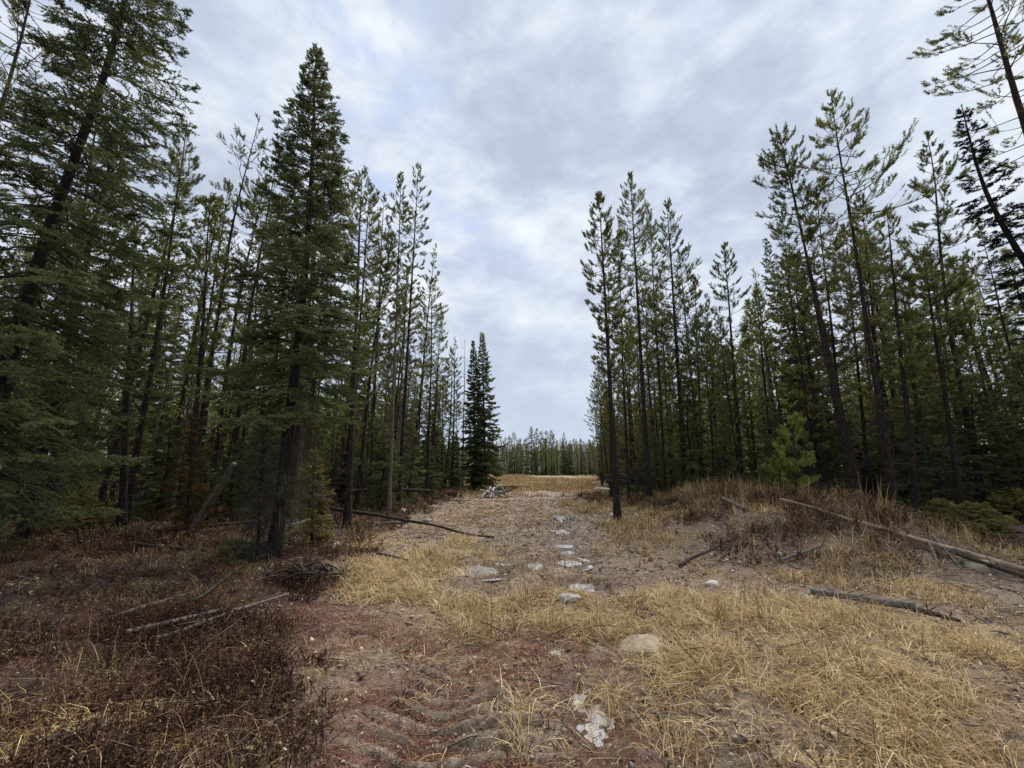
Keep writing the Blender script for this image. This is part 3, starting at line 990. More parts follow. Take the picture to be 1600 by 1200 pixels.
def shrublets(buf, x, y, hgt_r, nst, nlf, rng, leaf=0.016, tint=(0.45, 0.2), spread=0.5):
    n = len(x)
    z = hgt(x, y)
    i = np.repeat(np.arange(n), nst)
    m = len(i)
    a = rng.random(m) * 6.283
    e = rng.uniform(0.25, 1.45, m)
    L = (rng.uniform(*hgt_r, n))[i] * rng.uniform(0.5, 1.1, m)
    d = np.stack([np.cos(a) * np.cos(e), np.sin(a) * np.cos(e), np.sin(e)], 1)
    p0 = np.stack([x[i] + rng.normal(0, 0.02, m), y[i] + rng.normal(0, 0.02, m), z[i] - 0.01], 1)
    p1 = p0 + d * L[:, None]
    tn = np.clip(rng.normal(*tint, n) + 1.3 * (fbm(x, y, 1.3, 3, 173) - 0.5) + 0.25 * (fbm(x, y, 0.5, 2, 175) - 0.5), 0, 1)
    k = 1.3 + y[i] / 9
    sticks(buf, p0, p1, 0.0022 * k, 0.001 * k, 0, np.clip(tn[i] - 0.2, 0, 1))
    j = np.repeat(np.arange(m), nlf)
    q = rng.random(len(j)) ** 0.6
    pp = p0[j] + (p1 - p0)[j] * q[:, None]
    dd = unit(rng.normal(size=(len(j), 3)) + np.array([0, 0, 0.3]))
    slivers(buf, pp, dd, leaf * rng.uniform(0.7, 1.6, len(j)) * (1 + y[i][j] / 12), leaf * 0.7 * (1 + y[i][j] / 12), rng, 0, np.clip(tn[i][j] + rng.normal(0, 0.16, len(j)), 0, 1))


b = Buf()
x, y = pick(8000, -9, 0, 2.2, 9, lambda x, y: b_mask(x, y) ** 1.5 * (0.12 + 0.88 * sm(0.42, 0.60, fbm(x, y, 1.1, 4, 171))), rg, 1.4)
shrublets(b, x, y, (0.05, 0.20), 6, 9, rg, 0.0125, (0.37, 0.19))
x, y = pick(5500, -26, 0, 8, 34, lambda x, y: b_mask(x, y), rg, 1.2)
shrublets(b, x, y, (0.12, 0.40), 5, 7, rg, 0.022, (0.42, 0.2))
x, y = pick(4200, 2.5, 30, 7, 30, lambda x, y: b_mask(x, y), rg, 1.1)
shrublets(b, x, y, (0.12, 0.42), 5, 7, rg, 0.020, (0.45, 0.22))
x, y = pick(1500, 2.8, 9.5, 8.8, 19, lambda x, y: b_mask(x, y) * (x < edge_right(y)) * sm(0.38, 0.55, fbm(x, y, 1.2, 3, 177)), rg, 1.0)
shrublets(b, x, y, (0.15, 0.48), 5, 8, rg, 0.015, (0.58, 0.22))
x, y = pick(380, -1, 4, 2.5, 16, lambda x, y: 0.8 * (1 - g_mask(x, y)), rg, 1.5)
shrublets(b, x, y, (0.04, 0.13), 4, 6, rg, 0.012, (0.60, 0.25))
tag(link('ground_cover', b.mesh('ground_cover', M_BRUSH)), 'dark red brown low shrubs covering the forest margin', kind='stuff')

b = Buf()
x, y = pick(75000, -5, 3.5, 2.0, 9, lambda x, y: (0.15 * l_mask(x, y) + l_mask(x, y) * sm(0.50, 0.66, fbm(x, y, 5.0, 3, 185))) * (wet_mask(x, y) < 0.6), rg, 1.4)
a = rg.random(len(x)) * 6.283
slivers(b, np.stack([x, y, hgt(x, y) + 0.018], 1), np.stack([np.cos(a), np.sin(a), rg.normal(0, 0.15, len(x))], 1), rg.uniform(0.025, 0.06, len(x)), 0.0050, rg, 0, np.clip(rg.normal(0.5, 0.22, len(x)), 0, 1))
tag(link('needle_litter', b.mesh('needle_litter', M_LITTER)), 'rust red fallen pine needles strewn over the mud', kind='stuff')

b = Buf()
x, y = pick(2200, -7, 8, 2.1, 16, lambda x, y: 0.35 + 0.4 * b_mask(x, y), rg, 1.5)
n = len(x)
a = rg.random(n) * 6.283
c0 = np.stack([x, y, hgt(x, y) + 0.022 + 0.03 * b_mask(x, y)], 1)
d = np.stack([np.cos(a), np.sin(a), rg.normal(0, 0.25, n)], 1)
s_ = np.stack([-np.sin(a), np.cos(a), rg.normal(0, 0.35, n)], 1)
L = (rg.uniform(0.006, 0.017, n) * (1 + y / 14))[:, None]
v = np.stack([c0 - d * L, c0 + s_ * L * 0.55, c0 + d * L * 1.1, c0 - s_ * L * 0.5], 1).reshape(-1, 3)
f = (np.arange(n)[:, None, None] * 4 + np.array([[0, 1, 2], [0, 2, 3]])[None]).reshape(-1, 3)
b.add(v, f, 0, np.repeat(np.clip(rg.normal(0.45, 0.25, n), 0, 1), 4))
tag(link('leaf_litter', b.mesh('leaf_litter', M_LEAF)), 'small pale fallen leaves scattered over the ground', kind='stuff')

b = Buf()
x, y = pick(5200, -9, 10, 2.1, 26, lambda x, y: 0.45 + 0.55 * b_mask(x, y), rg, 1.4)
n = len(x)
a = rg.random(n) * 6.283
p0 = np.stack([x, y, hgt(x, y) + rg.uniform(0.0, 0.05, n)], 1)
L = rg.uniform(0.08, 0.55, n) ** 1.3
p1 = p0 + np.stack([np.cos(a), np.sin(a), rg.uniform(-0.05, 0.45, n)], 1) * L[:, None]
p1[:, 2] = np.maximum(p1[:, 2], hgt(p1[:, 0], p1[:, 1]) + 0.005)
mid = (p0 + p1) / 2 + rg.normal(0, 0.05, (n, 3)) * L[:, None]
tn = np.clip(rg.normal(0.4, 0.28, n), 0, 1)
r = 0.002 + 0.004 * rg.random(n) * (1 + y / 12)
sticks(b, p0, mid, r, r * 0.8, 0, tn)
sticks(b, mid, p1, r * 0.8, r * 0.4, 0, tn)
tag(link('twig_debris', b.mesh('twig_debris', M_TWIGS)), 'broken dead twigs strewn along the track and forest floor', kind='stuff')

M_CRUMB = mat_tint('soil_crumb', [(0.0, (0.12, 0.080, 0.056)), (0.5, (0.27, 0.195, 0.140)), (1.0, (0.46, 0.37, 0.28))], 0.95)
M_CHIP = mat_tint('bark_chips', [(0.0, (0.030, 0.020, 0.015)), (0.5, (0.10, 0.062, 0.042)), (0.8, (0.26, 0.17, 0.10)), (1.0, (0.52, 0.42, 0.30))], 0.9)
b = Buf()
x, y = pick(42000, -5, 9, 2.0, 30, lambda x, y: 0.25 + 0.75 * sm(0.40, 0.58, fbm(x, y, 2.0, 4, 181)), rg, 1.35)
a = rg.random(len(x)) * 6.283
sc = 1 + y / 16
slivers(b, np.stack([x, y, hgt(x, y) + 0.022], 1), unit(np.stack([np.cos(a), np.sin(a), rg.normal(0.1, 0.3, len(x))], 1)), rg.uniform(0.012, 0.05, len(x)) * sc, rg.uniform(0.004, 0.012, len(x)) * sc, rg, 0, np.clip(rg.normal(0.46, 0.28, len(x)), 0, 1))
tag(link('bark_litter', b.mesh('bark_litter', M_CHIP)), 'dark bark chips and straw scraps littering the track', kind='stuff')

b = Buf()
x, y = pick(5200, -3.5, 9, 2.0, 16, lambda x, y: (1 - b_mask(x, y)) * (1 - 0.7 * g_mask(x, y)) * (wet_mask(x, y) < 0.75) * sm(0.40, 0.62, fbm(x, y, 2.6, 3, 187)), rg, 1.35)
n = len(x)
ico = np.array([[1, 0, 0], [0.3, 1, 0], [-0.9, 0.3, 0], [-0.5, -0.8, 0], [0.5, -0.8, 0], [0.3, -0.1, .42], [-0.3, 0.3, .30], [0, 0, -.5]])
icf = np.array([[0, 1, 5], [1, 6, 5], [1, 2, 6], [2, 3, 6], [3, 5, 6], [3, 4, 5], [4, 0, 5], [1, 0, 7], [2, 1, 7], [3, 2, 7], [4, 3, 7], [0, 4, 7]])
a = rg.random(n) * 6.283
sz = rg.gamma(1.6, 0.0045, n) * (1 + y / 10) + 0.004
v = ico[None] * (sz[:, None, None] * rg.uniform(0.6, 1.3, (n, 8, 1)))
v = np.stack([v[..., 0] * np.cos(a)[:, None] - v[..., 1] * np.sin(a)[:, None], v[..., 0] * np.sin(a)[:, None] + v[..., 1] * np.cos(a)[:, None], v[..., 2]], -1)
v = v + np.stack([x, y, hgt(x, y) + 0.012], 1)[:, None]
b.add(v.reshape(-1, 3), (np.arange(n)[:, None, None] * 8 + icf[None]).reshape(-1, 3), 0, np.repeat(np.clip(rg.normal(0.5, 0.25, n), 0, 1), 8))
tag(link('soil_crumbs', b.mesh('soil_crumbs', M_CRUMB)), 'crumbs and clods of turned soil on the track', kind='stuff')

b = Buf()
x, y = pick(1500, -2, 8, 2.2, 24, lambda x, y: 0.3 + 0.7 * sm(3.0, 4.5, x) * (y > 7), rg, 1.3)
n = len(x)
octv = np.array([[1, 0, 0], [0, 1, 0], [-1, 0, 0], [0, -1, 0], [0, 0, .7], [0, 0, -.7]])
of = np.array([[0, 1, 4], [1, 2, 4], [2, 3, 4], [3, 0, 4], [1, 0, 5], [2, 1, 5], [3, 2, 5], [0, 3, 5]])
sz = (rg.uniform(0.008, 0.03, n) ** 1.0 * (1 + y / 14))
v = np.stack([x, y, hgt(x, y) + 0.008], 1)[:, None] + octv[None] * (sz[:, None, None] * rg.uniform(0.5, 1.2, (n, 6, 1)))
b.add(v.reshape(-1, 3), (np.arange(n)[:, None, None] * 6 + of[None]).reshape(-1, 3), 0, np.repeat(np.clip(rg.normal(0.5, 0.28, n), 0, 1), 6))
tag(link('pebbles', b.mesh('pebbles', M_PEB)), 'small pale pebbles and clods lying on the dirt', kind='stuff')


# ------------------------------------------------------------------ the trees one can single out
L_ = 'lodgepole_pine'
S_ = 'spruce_tree'
# left of the track
P0 = (-8.85, 7.0, float(hgt(-8.85, 7.0)))
build_tree(S_, 'spruce', P0, [(0, 0, 0), (0.15, 0, 5.8), (0.55, 0, 9.3), (0.7, 0, 15)], 15.5, 0.15,
           'huge dark spruce at the left edge, its boughs sweeping down to the ground', 11, cs=0.08, R=2.6, nb=280, tw=21, needles=24, droop=0.42, dead=90, deadL=1.7, dead_mat=M_LICHEN, gaps=0.03)
P0 = (-8.9, 5.4, float(hgt(-8.9, 5.4)))
build_tree(S_, 'spruce', P0, [(0, 0, 0), (0.1, 0, 7)], 5.2, 0.08,
           'low bushy spruce at the left edge under the huge spruce, boughs touching the shrubs', 12, cs=0.02, R=2.4, nb=80, tw=18, needles=26, droop=0.35, dead=0)
P0 = (-14.6, 10.0, float(hgt(-14.6, 10.0)))
build_tree(L_, 'pine', P0, [(0, 0, 0), (0, 0, 12), (-0.3, 0, 17)], 17.5, 0.15,
           'tall tufted pine whose crown fills the top left corner of the sky', 13, cs=0.5, R=1.9, nb=70, tufts=8, dead=50)
P0 = (-10.6, 9.5, float(hgt(-10.6, 9.5)))
build_tree(S_, 'spruce', P0, [(0, 0, 0), (0, 0, 12)], 11.2, 0.13,
           'dark mid sized spruce standing just behind the huge left edge spruce', 14, cs=0.12, R=1.9, nb=150, tw=15, needles=22, dead=30)
P0 = at(240, 560, 13.0)
P0[2] = float(hgt(P0[0], 13.0))
build_tree(L_, 'pine', tuple(P0), [(0, 0, 0), (0, 0, 5), (-0.35, 0, 14)], 14.0, 0.12,
           'round topped pine with yellow green tufts beside the huge left edge spruce', 15, cs=0.50, R=1.35, nb=80, tufts=8, dead=60, tuft_len=0.26)
P0 = at(330, 560, 14.5)
P0[2] = float(hgt(P0[0], 14.5))
build_tree(L_, 'pine', tuple(P0), [(0, 0, 0), (0, 0, 6), (0.0, 0, 11), (0.45, 0, 15.6)], 15.8, 0.11,
           'thin leaning pine with a sparse nearly bare crooked top', 16, cs=0.55, R=1.7, nb=34, tufts=5, dead=70, deadL=1.3)
hero(S_, 'spruce', 428, 878, 497, 72, 0.135, 'tall broad spruce at the track side, its lower trunk wrapped in grey dead twigs', 17,
     bend=(0.16, 0.05), cs=0.22, R=1.75, nb=235, tw=18, needles=26, droop=0.25, dead=205, deadL=0.95, dead_mat=M_LICHEN)
hero(L_, 'pine', 545, 790, 566, 262, 0.12, 'loose crowned pine peeping out behind the tall broad spruce', 18, Y=12.5, cs=0.42, R=1.45, nb=75, tufts=8, dead=40)
hero(L_, 'pine', 607, 806, 628, 268, 0.085, 'slim pale barked pine, front one of the tall pair by the fallen pole', 19, cs=0.40, R=0.95, nb=85, tufts=6, dead=60, bark=M_BARKL)
hero(L_, 'pine', 622, 795, 655, 254, 0.10, 'tallest slim pine at the left track edge with a thin one sided crown', 20, cs=0.42, R=1.25, nb=80, tufts=6, dead=60)
hero(L_, 'pine', 577, 790, 600, 300, 0.10, 'dark trunked pine left of the tall slim pair', 21, cs=0.36, R=1.15, nb=85, tufts=6, dead=60)
hero(L_, 'pine', 640, 778, 680, 380, 0.11, 'mid height pine behind the tall slim pair, its crown reaching low', 22, Y=24, cs=0.25, R=1.3, nb=95, tufts=6, dead=50, lod=1.2)
hero(L_, 'pine', 672, 772, 690, 480, 0.12, 'full green pine at the left stand edge, halfway to the far spruces', 23, Y=29, cs=0.20, R=1.5, nb=110, tufts=6, dead=40, lod=1.3)
hero(L_, 'pine', 706, 768, 712, 525, 0.11, 'thin pine with a broken top near the twin spruces', 24, Y=36, cs=0.30, R=1.2, nb=60, tufts=5, dead=40, lod=1.4)
hero(S_, 'spruce', 742, 772, 740, 532, 0.13, 'shorter of the twin spruces ending the left stand', 25, Y=36.5, cs=0.03, R=1.65, nb=260, tw=19, needles=22, lod=2.0, dead=0, nl=0.05)
hero(S_, 'spruce', 758, 772, 754, 520, 0.15, 'taller of the twin spruces ending the left stand, a narrow dark spire', 26, Y=36, cs=0.03, R=2.1, nb=280, tw=20, needles=22, lod=2.0, dead=0, nl=0.05)
hero('snag', 'pine', 722, 770, 727, 530, 0.09, 'bare dead pole without needles beside the twin spruces', 27, Y=37, cs=0.55, R=0.9, nb=14, tufts=2, needles=3, dead=60, bark=M_BARKL)
hero(L_, 'pine', 232, 600, 212, 330, 0.11, 'dark pine trunk rising behind the low bushy spruce', 28, Y=11.5, cs=0.5, R=1.2, nb=60, tufts=6, dead=60)
hero(L_, 'pine', 470, 790, 462, 330, 0.11, 'dense pine close behind the tall broad spruce', 29, Y=13.5, cs=0.30, R=1.4, nb=90, tufts=7, dead=60)
hero(L_, 'pine', 300, 790, 330, 300, 0.10, 'straight dark pine between the round topped pine and the leaning pine', 30, Y=12.0, cs=0.42, R=1.1, nb=80, tufts=6, dead=60)
# right of the track
hero(L_, 'pine', 965, 812, 936, 300, 0.11, 'slim pine standing alone at the right track edge, narrow sparse crown', 41, cs=0.38, R=1.1, nb=120, tufts=7, dead=60, bark=M_BARK)
hero(L_, 'pine', 1015, 786, 984, 270, 0.14, 'tall straight pine, second from the track on the right, pointed crown', 42, Y=18, cs=0.34, R=1.75, nb=150, tufts=9, dead=60, lod=1.15)
hero(L_, 'pine', 1072, 770, 1042, 308, 0.16, 'broad dark full crowned pine beside the pointed straight pine', 43, Y=21, cs=0.10, R=2.2, nb=210, tufts=10, dead=40, lod=1.15)
hero(L_, 'pine', 1160, 775, 1132, 378, 0.13, 'mid sized pointed pine standing behind the crest of the bank', 44, Y=19, cs=0.30, R=1.6, nb=110, tufts=8, dead=50, lod=1.1)
hero(L_, 'pine', 1352, 804, 1215, 194, 0.10, 'tall leaning pine with a bare drooping limb, first of the leaning pair', 45, Y=12.2, extra=((0.14, 3.3, 2.3, -0.55),), cs=0.52, R=1.55, nb=75, tufts=8, dead=70)
hero(L_, 'pine', 1338, 795, 1232, 262, 0.085, 'thinner trunk of the leaning pair, crown half hidden by its partner', 46, Y=13.0, cs=0.55, R=1.3, nb=55, tufts=7, dead=60)
hero(L_, 'pine', 1405, 828, 1297, 145, 0.108, 'tallest pine behind the bank, its side branch reaching out over the gap', 47, Y=11.6, extra=((0.36, 0.1, 2.9, 0.05), (0.44, -0.2, 2.2, 0.25)), cs=0.50, R=1.8, nb=78, tufts=8, dead=80)
hero(L_, 'pine', 1437, 825, 1385, 330, 0.11, 'dark trunked pine close beside the tallest pine behind the bank', 48, Y=12.3, cs=0.42, R=1.2, nb=65, tufts=7, dead=60)
hero(L_, 'pine', 1508, 822, 1440, 386, 0.10, 'upright pine standing before the bushy spruces on the right', 49, Y=12.4, cs=0.38, R=1.5, nb=95, tufts=8, dead=60)
hero(L_, 'pine', 1585, 800, 1510, 486, 0.11, 'thin pine rising from the bushy spruces near the right edge', 50, Y=15, cs=0.40, R=1.2, nb=75, tufts=7, dead=50)
hero(L_, 'pine', 1300, 790, 1236, 400, 0.11, 'straight pine just behind the leaning pair', 51, Y=16, cs=0.32, R=1.2, nb=85, tufts=7, dead=50)
hero(L_, 'pine', 1212, 780, 1180, 450, 0.11, 'low pointed pine between the bank crest pine and the leaning pair', 52, Y=20, cs=0.28, R=1.35, nb=95, tufts=7, dead=50, lod=1.1)
P0 = (13.0, 8.0, float(hgt(13.0, 8.0)))
build_tree('dying_spruce', 'spruce', P0, [(0, 0, 0), (-2.2, 0, 5.6), (-2.75, 0, 7.3), (-2.7, 0, 9.7)], 9.7, 0.15,
           'crooked black half dead spruce leaning in from the right edge', 53, cs=0.25, R=1.05, nb=150, tw=15, needles=22, droop=0.5, dead=60, leaf=M_BLACK, gaps=0.2)
P0 = (13.1, 9.0, float(hgt(13.1, 9.0)))
build_tree(L_, 'pine', P0, [(0, 0, 0), (0, 0, 18)], 18.0, 0.17,
           'big open crowned pine whose limbs hang into the top right corner', 54, cs=0.36, R=2.0, nb=95, tufts=7, dead=60, up=0.22)
for k, (bx, by, tx, ty, Y, cs_, R_) in enumerate([(955, 775, 950, 395, 24, .25, 1.2), (982, 775, 965, 360, 22, .3, 1.2), (1040, 775, 1015, 325, 20.5, .22, 1.5), (1050, 772, 1030, 420, 25, .15, 1.6),
                                                  (1098, 772, 1085, 430, 22, .12, 1.6), (1125, 772, 1105, 500, 25, .12, 1.6), (1268, 790, 1222, 330, 16.5, .25, 1.5), (1330, 795, 1275, 300, 15, .3, 1.5),
                                                  (1362, 800, 1320, 350, 16, .2, 1.6), (1395, 800, 1345, 300, 14.5, .3, 1.5), (1455, 800, 1405, 420, 15.5, .2, 1.6), (1500, 800, 1462, 470, 15.5, .15, 1.6)]):
    side_ = 'pointed straight pine' if k < 6 else 'leaning pair'
    hero(L_, 'pine', bx, by, tx, ty, 0.085, 'dense narrow pine filling the gaps behind the ' + side_, 300 + k, Y=Y, group='dense pines behind the ' + side_, cs=cs_, R=R_, nb=110, tufts=8, dead=40, lod=1.2)
for k, (bx, by, ty, Y, lab) in enumerate([(1440, 800, 560, 15.0, 'bushy spruce directly behind the upright pine, boughs to the ground'),
                                           (1530, 800, 590, 13.5, 'bushy spruce near the right edge with pale tipped boughs'),
                                           (1590, 800, 540, 17.0, 'tall bushy spruce at the right edge behind the others'),
                                           (1380, 790, 600, 18.0, 'bushy spruce seen between the leaning pine trunks')]):
    hero(S_, 'spruce', bx, by, bx - 15, ty, 0.10, lab, 60 + k, Y=Y, cs=0.03, R=1.7, nb=130, tw=15, needles=20, droop=0.3, dead=0, lod=1.15)
hero('young_pine', 'pine', 1245, 785, 1238, 650, 0.035, 'bright green young pine on the crest of the bank', 70, Y=11.5, cs=0.12, R=0.85, nb=20, tufts=3, needles=70, leaf=M_YOUNG, dead=4, tuft_len=0.3, nl=0.08)
hero('young_pine', 'pine', 1222, 788, 1215, 690, 0.03, 'smaller bright green young pine behind the pale fallen log', 71, Y=12.2, cs=0.1, R=0.75, nb=16, tufts=3, needles=70, leaf=M_YOUNG, dead=4, tuft_len=0.3, nl=0.08)
hero('dead_sapling', 'spruce', 402, 874, 412, 640, 0.03, 'dead sapling of grey lichen covered twigs against the tall broad spruce', 76, Y=7.7, cs=0.03, R=0.34, nb=70, tw=7, needles=7, leaf=M_LICHEN, dead=30, deadL=0.5, dead_mat=M_LICHEN, droop=0.8, nl=0.04, width=0.007)
hero('young_spruce', 'spruce', 492, 800, 490, 705, 0.03, 'yellowing young spruce bush beside the tall broad spruce', 72, Y=9.8, cs=0.08, R=0.62, nb=55, tw=10, needles=24, leaf=M_OLIVE, dead=6)
hero('young_spruce', 'spruce', 300, 800, 300, 650, 0.035, 'rust coloured dying young spruce in the dark left stand', 73, Y=10.5, cs=0.15, R=0.8, nb=45, tw=10, needles=22, leaf=M_RUST, dead=10)
hero('young_spruce', 'spruce', 372, 905, 362, 848, 0.015, 'seedling spruce with pale tips before the dead twig trunk', 74, Y=7.6, cs=0.05, R=0.42, nb=22, tw=8, needles=26, leaf=M_SPRUCE, dead=0)
for k, (px, py, hh, R, lab) in enumerate([(1535, 840, 0.75, 1.0, 'yellow green fern like bush behind the pale log near the right edge'),
                                          (1475, 820, 0.6, 0.8, 'olive bush at the foot of the upright pine'),
                                          (1590, 815, 0.8, 1.0, 'olive brown bush at the right edge'),
                                          (120, 830, 0.8, 1.0, 'olive brown bush under the huge left edge spruce'),
                                          (250, 790, 0.7, 0.9, 'dull yellow bush in the shade left of the leaning broken trunk')]):
    P0 = ground_at(px, py)
    build_tree('juniper_bush', 'spruce', tuple(P0), [(0, 0, 0), (0.05, 0, hh)], hh, 0.02, lab, 80 + k, cs=0.02, R=R, nb=46, tw=12, needles=20, leaf=M_OLIVE, dead=0, droop=-0.05, lean_n=6)
    bpy.context.scene.objects[-1]
for o in [o for o in COL.objects if o.name.startswith('juniper_bush')]:
    o['category'] = 'bush'

# ------------------------------------------------------------------ the crowd of the two stands
protos = []
PSPEC = [('pine', 13.0, 0.36, 1.15, 80, 6), ('pine', 14.5, 0.42, 1.35, 75, 7), ('pine', 12.0, 0.22, 1.25, 95, 6), ('pine', 15.0, 0.32, 1.25, 95, 6),
         ('pine', 11.0, 0.14, 1.35, 100, 6), ('pine', 13.5, 0.28, 1.05, 85, 5), ('pine', 12.5, 0.08, 1.5, 130, 6), ('pine', 14.0, 0.55, 1.2, 60, 6),
         ('spruce', 12.0, 0.10, 1.5, 120, 11), ('spruce', 9.0, 0.06, 1.45, 110, 11), ('spruce', 13.0, 0.12, 1.35, 130, 10), ('spruce', 3.2, 0.04, 1.0, 60, 9), ('spruce', 5.0, 0.04, 1.25, 80, 10), ('snag', 11.0, 0.30, 0.9, 45, 1)]


def proto_fill(k):
    kd, H, cs, R, nb, tf = PSPEC[k]
    kw = dict(cs=cs, R=R, nb=nb)
    if kd == 'snag':
        kw.update(tufts=1, needles=3, dead=70, bark=M_BARKL)
        return build_tree('snag', 'pine', (0, 0, 0), [(0, 0, 0), (0.25, 0, H * 0.5), (-0.1, 0, H)], H, 0.085, 'x', 200 + k, **kw)
    if kd == 'pine':
        kw['R'] = R * 1.2
        kw.update(tufts=tf * 1.25, needles=34, lod=1.3, dead=70, deadL=0.9)
    else:
        kw['R'] = R * 1.15
        kw.update(tw=tf + 4, needles=18, lod=1.8, nl=0.045, dead=20 if H > 8 else 0)
    nm = 'young_spruce' if kd == 'spruce' and H < 6 else ('spruce_tree' if kd == 'spruce' else 'lodgepole_pine')
    return build_tree(nm, kd, (0, 0, 0), [(0, 0, 0), (0.2, 0, H * 0.5), (-0.1, 0, H)], H, 0.045 + 0.0045 * H, 'x', 200 + k, **kw)


placed = [(o.location.x, o.location.y) for o in COL.objects if o.get('category') == 'tree']
ORD = {'left': 'left', 'right': 'right'}
made = {}


def place_fill(x, y, k, s, side, rowname, rng):
    kd, H = PSPEC[k][0], PSPEC[k][1]
    if kd == 'pine':
        w = 'slender dark pine crowded among others %s the stand %s of the track' % (rowname, side)
        g = 'pines %s the %s stand' % (rowname, side)
    elif kd == 'snag':
        w = 'bare dead pine among live trees %s the stand %s of the track' % (rowname, side)
        g = 'dead pines %s the %s stand' % (rowname, side)
    elif H > 6:
        w = 'dark spruce crowded among pines %s the stand %s of the track' % (rowname, side)
        g = 'spruces %s the %s stand' % (rowname, side)
    else:
        w = 'low young spruce under the pines %s the stand %s of the track' % (rowname, side)
        g = 'young spruces %s the %s stand' % (rowname, side)
    loc = (x, y, float(hgt(x, y)) - 0.02)
    rz = rng.random() * 6.283
    sc = (s * rng.uniform(0.9, 1.1),) * 2 + (s,)
    tilt = (rng.normal(0, 0.035), rng.normal(0, 0.035))
    if k not in made:
        o = made[k] = proto_fill(k)
        o.location, o.rotation_euler, o.scale = loc, (tilt[0], tilt[1], rz), sc
        o['label'], o['group'] = w, g
    else:
        copy_tree(made[k], loc, rz, sc, w, g, tilt)
    placed.append((x, y))


rf = np.random.default_rng(99)


def stand(side, n, y0, y1, depth, md0, kinds, w, rng, smin=0.68, smax=1.13):
    cnt, tries = 0, 0
    while cnt < n and tries < 20000:
        tries += 1
        y = y0 + (y1 - y0) * rng.random() ** 1.25
        d = rng.exponential(depth)
        x = edge_left(y) - 0.3 - d if side == 'left' else edge_right(y) + 0.5 + d
        if abs(x) > 1.30 * y + 1.0 or d > 34:
            continue
        md = md0 * (0.75 + 0.012 * y)
        if min((x - a) ** 2 + (y - b_) ** 2 for a, b_ in placed) < md * md:
            continue
        row = 'along the edge of' if d < 3.5 else ('just inside' if d < 9 else 'deep in')
        k = int(rng.choice(kinds, p=w))
        place_fill(x, y, k, rng.uniform(smin, smax), side, row, rng)
        cnt += 1


PK = [0, 1, 2, 3, 4, 5, 6, 7, 8, 9, 10]
PW = np.array([.8, .6, 1.2, .9, 1.4, .9, 1.3, .5, .6, .7, .6])
stand('left', 110, 10.5, 62, 8.0, 1.15, PK, PW / PW.sum(), rf)
stand('left', 9, 11, 45, 5.0, 0.9, [13], [1.0], rf)
stand('right', 9, 15, 50, 5.0, 0.9, [13], [1.0], rf)
stand('right', 112, 14.0, 75, 8.5, 1.25, PK, PW / PW.sum(), rf)
stand('left', 48, 10.5, 50, 6.0, 0.8, [11, 12], [0.6, 0.4], rf, 0.6, 1.1)
stand('right', 48, 13, 55, 6.0, 0.8, [11, 12], [0.6, 0.4], rf, 0.6, 1.1)
# trees along the far end of the clearing
for k in range(44):
    y = 126 + rf.uniform(0, 14)
    x = -8 + 38 * (k + rf.uniform(-0.35, 0.35)) / 43
    kk = int(rf.choice([4, 6, 9, 10, 4, 6, 2]))
    kd = PSPEC[kk][0]
    s = rf.uniform(0.62, 1.25) * 12.0 / PSPEC[kk][1] * (1.05 - 0.0115 * max(0, x - 8))
    nm = 'pine' if kd == 'pine' else 'spruce'
    g = '%ss closing the far end of the clearing' % nm
    w = 'small looking distant %s closing the far end of the clearing' % nm
    loc = (x, y, float(hgt(x, y)) - 0.02)
    if kk in made:
        copy_tree(made[kk], loc, rf.random() * 6.283, (s * 1.45, s * 1.45, s), w, g)
    else:
        place_fill(x, y, kk, s, 'left', 'deep in', rf)
        made[kk]['label'], made[kk]['group'] = w, g


